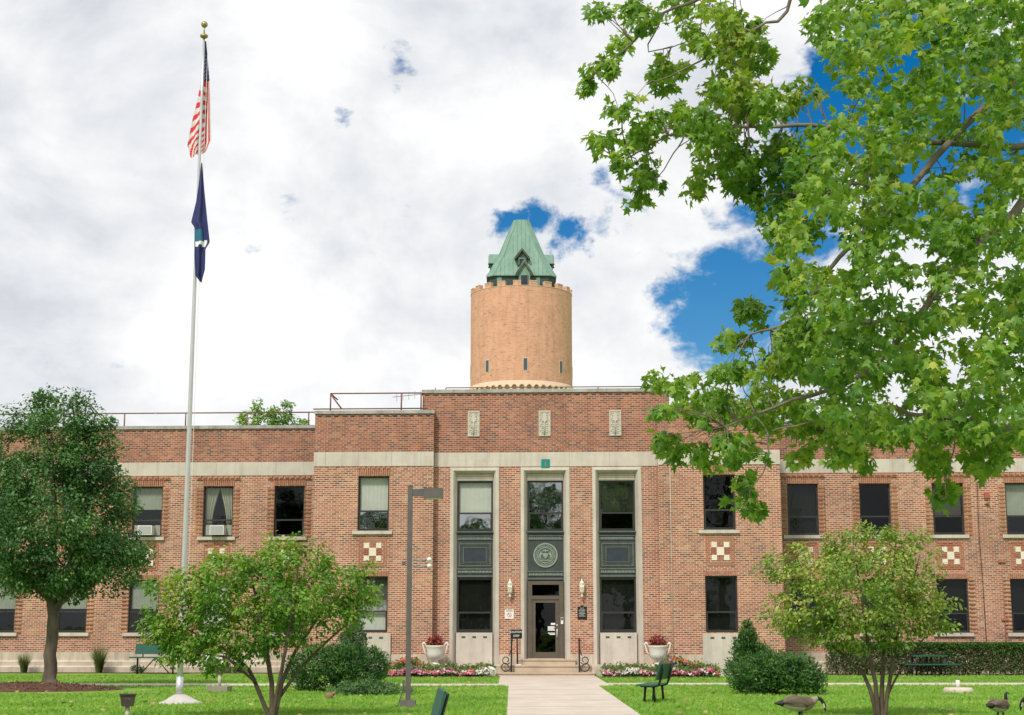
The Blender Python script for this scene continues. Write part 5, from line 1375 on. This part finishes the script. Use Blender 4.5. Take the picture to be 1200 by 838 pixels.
lob2 = [E_(1000,745,50,20,.7),E_(960,735,40,20,.6),E_(1010,690,85,55,3.4),E_(1020,645,60,26,1.3),E_(950,665,45,30,1.1),E_(915,665,28,18,.5),E_(940,715,50,22,1.1),E_(925,730,28,12,.35),E_(1065,670,42,36,1.2),E_(1075,720,40,22,.9),E_(1100,712,22,14,.35),E_(1040,735,45,24,.9),E_(985,738,30,20,.5),E_(1000,625,22,9,.3),E_(1060,628,26,12,.35),E_(1090,735,28,13,.35),E_(1010,690,65,45,1.2,-.6),E_(1010,690,65,45,1.2,.9)]
dog_leaf2 = leafmat('small_tree_leaf_olive', [(0, (0.077, 0.157, 0.031)), (.3, (0.148, 0.259, 0.047)), (.6, (0.232, 0.353, 0.063)), (.82, (0.388, 0.455, 0.110)), (1, (0.600, 0.517, 0.188))], .36, rough=.45, patch=1.1)
broadleaf('small_tree', 'small olive green tree with four stems behind the grazing goose', b1, stems2, lob2, 520, 30, .086, SIMPLE, dog_leaf2, bark_m, (.14,.24), group='small many stemmed lawn trees', shell=.45, twig_r=.012, droop=.6)
# tree beyond the roof
b3 = Vector((-12.0, 76, 0)); far_leaf = leafmat('far_leaf', [(0, (0.089, 0.204, 0.051)), (.5, (0.196, 0.357, 0.085)), (1, (0.393, 0.544, 0.153))], .35, patch=.5)
lob3 = [(-1.3,0,11.0,.34,.4,1.5,1),(-.65,.1,11.3,.36,.4,1.75,1.2),(.1,0,11.2,.3,.4,1.6,.9),(.75,.1,11.3,.38,.4,1.6,1.1),(1.4,0,10.8,.33,.4,1.35,.8),(0,0,9.6,1.8,1.3,1.5,2.2)]
broadleaf('poplar_tree', 'bright green tree top showing above the left wing roof', b3, [([(0,0,0),(0,0,4),(0,0,8),(0,0,11.5)],[.25,.2,.12,.03])], lob3, 330, 34, .15, SIMPLE, far_leaf, bark_m, (.18,.32), shell=.3)
# trees across the street, behind the viewer: mirrored in the window glass
for k, (x, y, s_, lab) in enumerate(((-20.5, -27, 1.45, 'dark tree across the street, mirrored low in the pavilion window above the lamp post'), (-11.5, -27, 1.35, 'dark tree across the street, mirrored low in the first tall entrance window'), (-5.6, -27, 1.72, 'tall dark tree across the street, mirrored in the glass above the door'), (2.6, -28, 2.1, 'tallest dark tree across the street, darkening the last tall entrance window'))):
    c = copy_tree(dark_tree); c.location = (x, y, 0); c.scale = (s_, s_, s_); c.rotation_euler = (0, 0, 1.3*k+.7); c['label'] = lab

# --- shrubs
yew = leafmat('yew_leaf', [(0, (0.018, 0.057, 0.015)), (.35, (0.035, 0.108, 0.023)), (.7, (0.069, 0.177, 0.031)), (1, (0.152, 0.265, 0.063))], .2, rough=.5, patch=2.2)
juniper = leafmat('juniper_leaf', [(0, (0.040, 0.103, 0.034)), (.5, (0.086, 0.184, 0.057)), (1, (0.172, 0.276, 0.103))], .2, patch=2.5)
pale_shrub = leafmat('pale_shrub_leaf', [(0, (.05, .10, .05)), (.5, (.10, .17, .085)), (1, (.2, .27, .14))], .25, patch=2.5)
def shrub(name, label, base, lobes, n, size, lmat, shape=NEEDLE, up=.5, group=None, rejit=.5, cat='shrub', per=12, crad=(.09,.17), stems=7):
    t = thing(name, label, cat, base, 0, group)
    W = sum(l[6] for l in lobes); C = []
    for l in lobes: C.append(ball_pts(int(n*l[6]/W), .55)*np.array(l[3:6])+np.array(l[:3]))
    C = np.concatenate(C); C = C[C[:,2] > .03]; cen = C.mean(axis=0); cen[2] *= .5
    Rr = crad[0]+(crad[1]-crad[0])*NR.random(len(C))
    idx = np.repeat(np.arange(len(C)), per); off = ball_pts(len(idx), .2)*Rr[idx][:,None]; P = C[idx]+off
    P[:,2] = np.maximum(P[:,2], .015)
    out = C[idx]-cen; out /= np.maximum(np.linalg.norm(out, axis=1, keepdims=True), 1e-6)
    N = out*.5+NR.normal(size=P.shape)*.7+np.array([0,0,.3]); D = out*.7+np.array([0,0,up])+NR.normal(size=P.shape)*.4
    leaf_mesh('foliage', [leaf_arrays(P, N, D, size*(.7+.6*NR.random(len(P))), shape)], [lmat], t)
    g = M()
    for k in range(stems):
        c = C[R.randrange(len(C))]; g.tube(limb_path((R.uniform(-.1,.1), R.uniform(-.1,.1), -.02), tuple(c*.9), .1, 4, .05), [.025,.02,.016,.012,.006], 5)
    g.build('stem', bark_m, t); return t
p = gnd(395, 811)
shrub('yew_shrub', 'dark clipped yew mound behind the small spreading tree', p+Vector((0,.55,0)), [(-.55,0,.62,.85,.8,.68,1.2),(.45,0,.60,.9,.75,.66,1.2),(.95,.1,.65,.45,.55,.42,.4),(-1.0,0,.5,.45,.6,.5,.5),(0,-.2,.8,.8,.6,.5,.6)], 620, .10, yew, per=26)
p = gnd(404, 800); shrub('shrub', 'taller greyish shrub rising behind the dark yew mound', p+Vector((.1,1.3,0)), [(0,0,.9,.5,.5,.85,1),(.1,0,1.4,.32,.3,.5,.4),(-.35,0,1.0,.35,.35,.5,.3)], 150, .11, pale_shrub, SIMPLE, per=18, crad=(.12,.2))
p = gnd(430, 815); shrub('ground_cover', 'low spreading juniper at the foot of the yew mound', p+Vector((0,.3,0)), [(-.35,0,.10,.75,.5,.22,1),(.45,.05,.08,.75,.45,.19,1),(0,-.1,.12,.6,.4,.22,.6)], 260, .085, juniper, NEEDLE, .3, per=24, crad=(.08,.13))
p = gnd(912, 815)
shrub('yew_shrub', 'dark rounded yew mound on the right lawn', p+Vector((0,.6,0)), [(-.4,0,.52,.8,.75,.58,1.2),(.45,0,.5,.8,.75,.58,1.2),(.85,0,.3,.55,.6,.4,.5),(0,-.2,.68,.7,.55,.42,.6)], 560, .10, yew, per=26)
p = gnd(886, 812); 
shrub('conical_yew', 'pointed dark evergreen rising behind the rounded right mound', p+Vector((0,1.3,0)), [(0,0,.5,.62,.6,.62,1.2),(0,0,1.05,.42,.4,.55,.8),(0,0,1.38,.24,.25,.36,.4),(.0,0,1.64,.10,.11,.22,.15),(.4,0,.75,.35,.35,.5,.4)], 380, .10, yew, per=26, up=.9)
# hedge along the right wing
hl = 7.6; hb = fac(15.4, 1.15)
hm = leafmat('hedge_leaf', [(0, (.025, .07, .016)), (.5, (.06, .135, .024)), (1, (.12, .2, .045))], .25, patch=1.6); hbare = leafmat('hedge_bare_twig', [(0, (.05, .06, .025)), (.5, (.12, .115, .055)), (1, (.24, .20, .12))], .2, patch=2.0)
t = thing('hedge', 'long clipped hedge against the right wing plinth', 'hedge', hb, BR)
n = 2600; C = np.stack([(NR.random(n)*2-1)*5.0, (NR.random(n)*2-1)*.42, .12+.98*NR.random(n)], 1)
face_ = NR.random(n) < .45; C[face_,1] = -.42+.08*NR.random(face_.sum()); topm = NR.random(n) < .3; C[topm,2] = 1.02+.1*NR.random(topm.sum())
idx = np.repeat(np.arange(n), 24); P = C[idx]+ball_pts(len(idx))*.13; P[:,2] = np.clip(P[:,2], .02, 1.17)
N = NR.normal(size=P.shape)*.7+np.array([0,-.4,.4]); D = NR.normal(size=P.shape)*.5+np.array([0,-.3,.5])
low = (P[:,2] < .80+.12*np.sin(P[:,0]*3.1)) & (NR.random(len(P)) < .62); S = .07*(.7+.6*NR.random(len(P))); keep = NR.random(len(P)) < 2
A1 = keep & ~low; A2 = keep & low
leaf_mesh('foliage', [leaf_arrays(P[A1], N[A1], D[A1], S[A1], SIMPLE)], [hm], t); leaf_mesh('bare_growth', [leaf_arrays(P[A2], N[A2], D[A2], S[A2]*1.0, SIMPLE)], [hbare], t)
g = M()
for k in range(90): x = R.uniform(-4.9, 4.9); g.tube(limb_path((x, R.uniform(-.2,.2), 0), (x+R.uniform(-.3,.3), R.uniform(-.38,.3), 1.0), .02, 3, .08), [.02,.014,.01,.005], 5, cap=False)
g.build('stem', bark_pale, t)
# ornamental grasses and weeds along the left wing
og = leafmat('tall_grass', [(0, (.06,.10,.025)), (.5, (.13,.18,.05)), (1, (.30,.28,.13))], .3, patch=3)
def tuft(name, label, base, h, r, n, group=None, mat=og, wid=1):
    t = thing(name, label, 'plant', base, 0, group); V, F = [], []
    for k in range(n):
        a = R.uniform(0, 2*math.pi); q = r*R.random()**.6; hh = h*R.uniform(.55, 1); bx, by = .12*math.cos(a)*R.random(), .12*math.sin(a)*R.random(); o_ = len(V); w_ = .011*wid
        ca, sa = -math.sin(a+.8), math.cos(a+.8)
        for u in (0, .4, .75, 1):
            x = bx+q*u**1.8*math.cos(a); y = by+q*u**1.8*math.sin(a); z = hh*(u-.12*u**3); ww = w_*(1-u*.9)
            V += [(x-ca*ww, y-sa*ww, z), (x+ca*ww, y+sa*ww, z)]
        for u in range(3): F += [(o_+2*u, o_+2*u+1, o_+2*u+3), (o_+2*u, o_+2*u+3, o_+2*u+2)]
    leaf_mesh('blades', [(np.array(V), np.array(F))], [mat], t); return t
tuft('ornamental_grass', 'short green grass clump left of the thick tree trunk', fac(-21.0, 2.1)+Vector((0,0,0)), .95, .32, 300, 'grass clumps by the left plinth')
p = fac(-17.35, 2.25); tuft('ornamental_grass', 'tall feathery grass clump between thick trunk and long bench', Vector((p.x, p.y, 0)), 1.25, .42, 420, 'grass clumps by the left plinth')
p = fac(-20.3, 2.25); bpy.data.objects['ornamental_grass'].location = (p.x, p.y, 0)
p = fac(-15.95, 2.4); shrub('weed_plant', 'low weed at the foot of the long bench', p, [(0,0,.1,.3,.2,.16,1)], 26, .09, pale_shrub, SIMPLE, per=14, crad=(.06,.1), stems=3, cat='plant')
p = fac(-11.95, 2.4); shrub('weed_plant', 'leafy weed beside the white heat pump', p, [(0,0,.25,.22,.2,.28,1)], 30, .09, juniper, SIMPLE, per=14, crad=(.07,.12), stems=3, cat='plant')
# mulch bed round the thick trunk
g = M(); nr, na = 10, 40
for i in range(nr+1):
    for k in range(na):
        a = 2*math.pi*k/na; q = i/nr; rx = 2.75*(1+.06*math.sin(3*a)+.04*math.sin(7*a+1)); ry = 1.75*(1+.05*math.sin(4*a+2))
        g.v.append((rx*q*math.cos(a), ry*q*math.sin(a), (.22*(1-q**1.6)-.012+R.uniform(-.018,.018)*(q<.98)) if i < nr else -.02))
for i in range(nr):
    for k in range(na): k2 = (k+1) % na; g.face((i*na+k, (i+1)*na+k, (i+1)*na+k2, i*na+k2), 0, True)
o = g.build('mulch_bed', mulch, loc=(b0.x-.55, b0.y-.25, 0)); tag(o, 'mound of brown mulch round the thick tree trunk', 'mulch bed', kind='stuff')
n = 2600; a = NR.random(n)*2*math.pi; q = np.sqrt(NR.random(n)); P = np.stack([2.72*q*np.cos(a), 1.72*q*np.sin(a), .22*(1-q**1.6)], 1)
mt = leafmat('mulch_chip', [(0,(.05,.025,.016)),(.5,(.14,.065,.04)),(1,(.28,.16,.10))], .05, patch=3)
ch = leaf_mesh('wood_chip', [leaf_arrays(P, NR.normal(size=P.shape)*.5+np.array([0,0,1]), NR.normal(size=P.shape), .05+.07*NR.random(n), NEEDLE)], [mt], o)
# flower beds
blooms = [('pink_blossom', (.62,.16,.30)), ('white_blossom', (.78,.74,.72)), ('red_blossom', (.72,.12,.07)), ('lilac_blossom', (.42,.26,.60)), ('rose_blossom', (.70,.28,.42)), ('coral_blossom', (.80,.24,.12))]
BM = [leafmat(nm, [(0, tuple(x*.75 for x in c)), (1, tuple(min(.9, x*1.15) for x in c))], .3, patch=4) for nm, c in blooms]
bedleaf = leafmat('bed_leaf', [(0, (.035,.09,.018)), (.5, (.09,.18,.03)), (1, (.2,.30,.06))], .3, patch=3)
def flower_bed(label, x0, x1, tall, whites, sgn):
    """x in building coordinates; rows of bedding plants from the ledge forward"""
    base = fac((x0+x1)/2, -1.75); t = thing('flower_bed', label, 'flower bed', base, BR, 'flower beds beside the entrance steps')
    L = (x1-x0)/2; g = M(); g.prism([(-L,-.55),(L,-.55),(L,.62),(-L,.62)], -.02, .05, axis='z'); g.build('soil', soil, t)
    n = 1500; X = (NR.random(n)*2-1)*L; Yv = -.5+1.05*NR.random(n); hmax = .24+.12*(Yv+.5)+.28*np.exp(-((X-tall*L)/.55)**2)*(Yv > -.1)+.05*np.sin(X*5)
    Z = .04+hmax*NR.random(n)**.7; P = np.stack([X, Yv, Z], 1)
    idx = np.repeat(np.arange(n), 4); P2 = P[idx]+NR.normal(size=(4*n,3))*.05; P2[:,2] = np.maximum(P2[:,2], .03)
    leaf_mesh('foliage', [leaf_arrays(P2, NR.normal(size=P2.shape)*.6+np.array([0,-.3,.6]), NR.normal(size=P2.shape)*.5+np.array([0,-.2,.5]), .09*(.7+.6*NR.random(4*n)), SIMPLE)], [bedleaf], t)
    sets = {k: [] for k in range(6)}
    for j in range(620):
        x = (R.random()*2-1)*L; front = R.random() < .68
        y = R.uniform(-.58,-.25) if front else R.uniform(-.2,.5); hm_ = .24+.12*(y+.5)+.28*math.exp(-((x-tall*L)/.55)**2)*(y > -.1)+.05*math.sin(x*5)
        z = hm_*R.uniform(.55,1.08) if front else hm_*R.uniform(.9,1.12); band_ = math.sin(x*4.3+sgn)+.5*math.sin(x*9.1)
        if abs(x-whites*L) < .33 and front: k = 1
        elif front: k = R.choice((0,0,4,1)) if band_ > -.3 else R.choice((4,1,0,2))
        else: k = R.choice((2,5,5,3)) if abs(x-tall*L) < .6 else (R.choice((3,2,5,1,0)) if R.random() < .45 else -1)
        if k < 0: continue
        for _ in range(R.choice((2,3,4))): sets[k].append((x+R.uniform(-.045,.045), y+R.uniform(-.05,.03), z+R.uniform(-.035,.035)))
    for k, pts in sets.items():
        if not pts: continue
        P = np.array(pts); leaf_mesh('blossom', [leaf_arrays(P, NR.normal(size=P.shape)*.5+np.array([0,-.9,.7]), NR.normal(size=P.shape), .062*(.8+.5*NR.random(len(P))), BLOSSOM)], [BM[k]], t)
    return t
flower_bed('flower bed of pink and white petunias left of the walkway', -5.75, -1.85, -.62, .88, 0.0)
flower_bed('flower bed with tall red and lilac blooms behind the side on bench', 2.05, 6.15, .32, -.55, 2.0)
# white boulders edging the beds by the steps
for x, lab in ((-1.98, 'round whitewashed stone at the end of the petunia bed'),):
    g = M(); g.ball((0,0,.16), .24, 14, sc=(1.1,.9,.95)); g.v = [(a*(1+.05*math.sin(7*c_)), b_, c_) for a, b_, c_ in g.v]; o = g.build('white_stone', urn_white, loc=fac(x, -2.0)); tag(o, lab, 'stone')

# a few fallen leaves lying on the turf
n = 150; yy = 29+27*NR.random(n)**1.2; xx = (NR.random(n)*2-1)*(yy*.335+1); k_ = np.array([not on_hard(a, c) for a, c in zip(xx, yy)]); xx, yy = xx[k_], yy[k_]; n = len(xx)
P = np.stack([xx, yy, .05+.03*NR.random(n)], 1); fl_m = leafmat('fallen_leaf', [(0, (.20,.12,.05)), (.5, (.36,.26,.10)), (1, (.42,.40,.14))], .1, patch=3)
o = leaf_mesh('fallen_leaves', [leaf_arrays(P, NR.normal(size=(n,3))*.35+np.array([0,-.2,1]), NR.normal(size=(n,3)), .09+.05*NR.random(n), MAPLE)], [fl_m]); tag(o, 'scattered dry leaves fallen on the lawn', 'fallen leaves', kind='stuff')
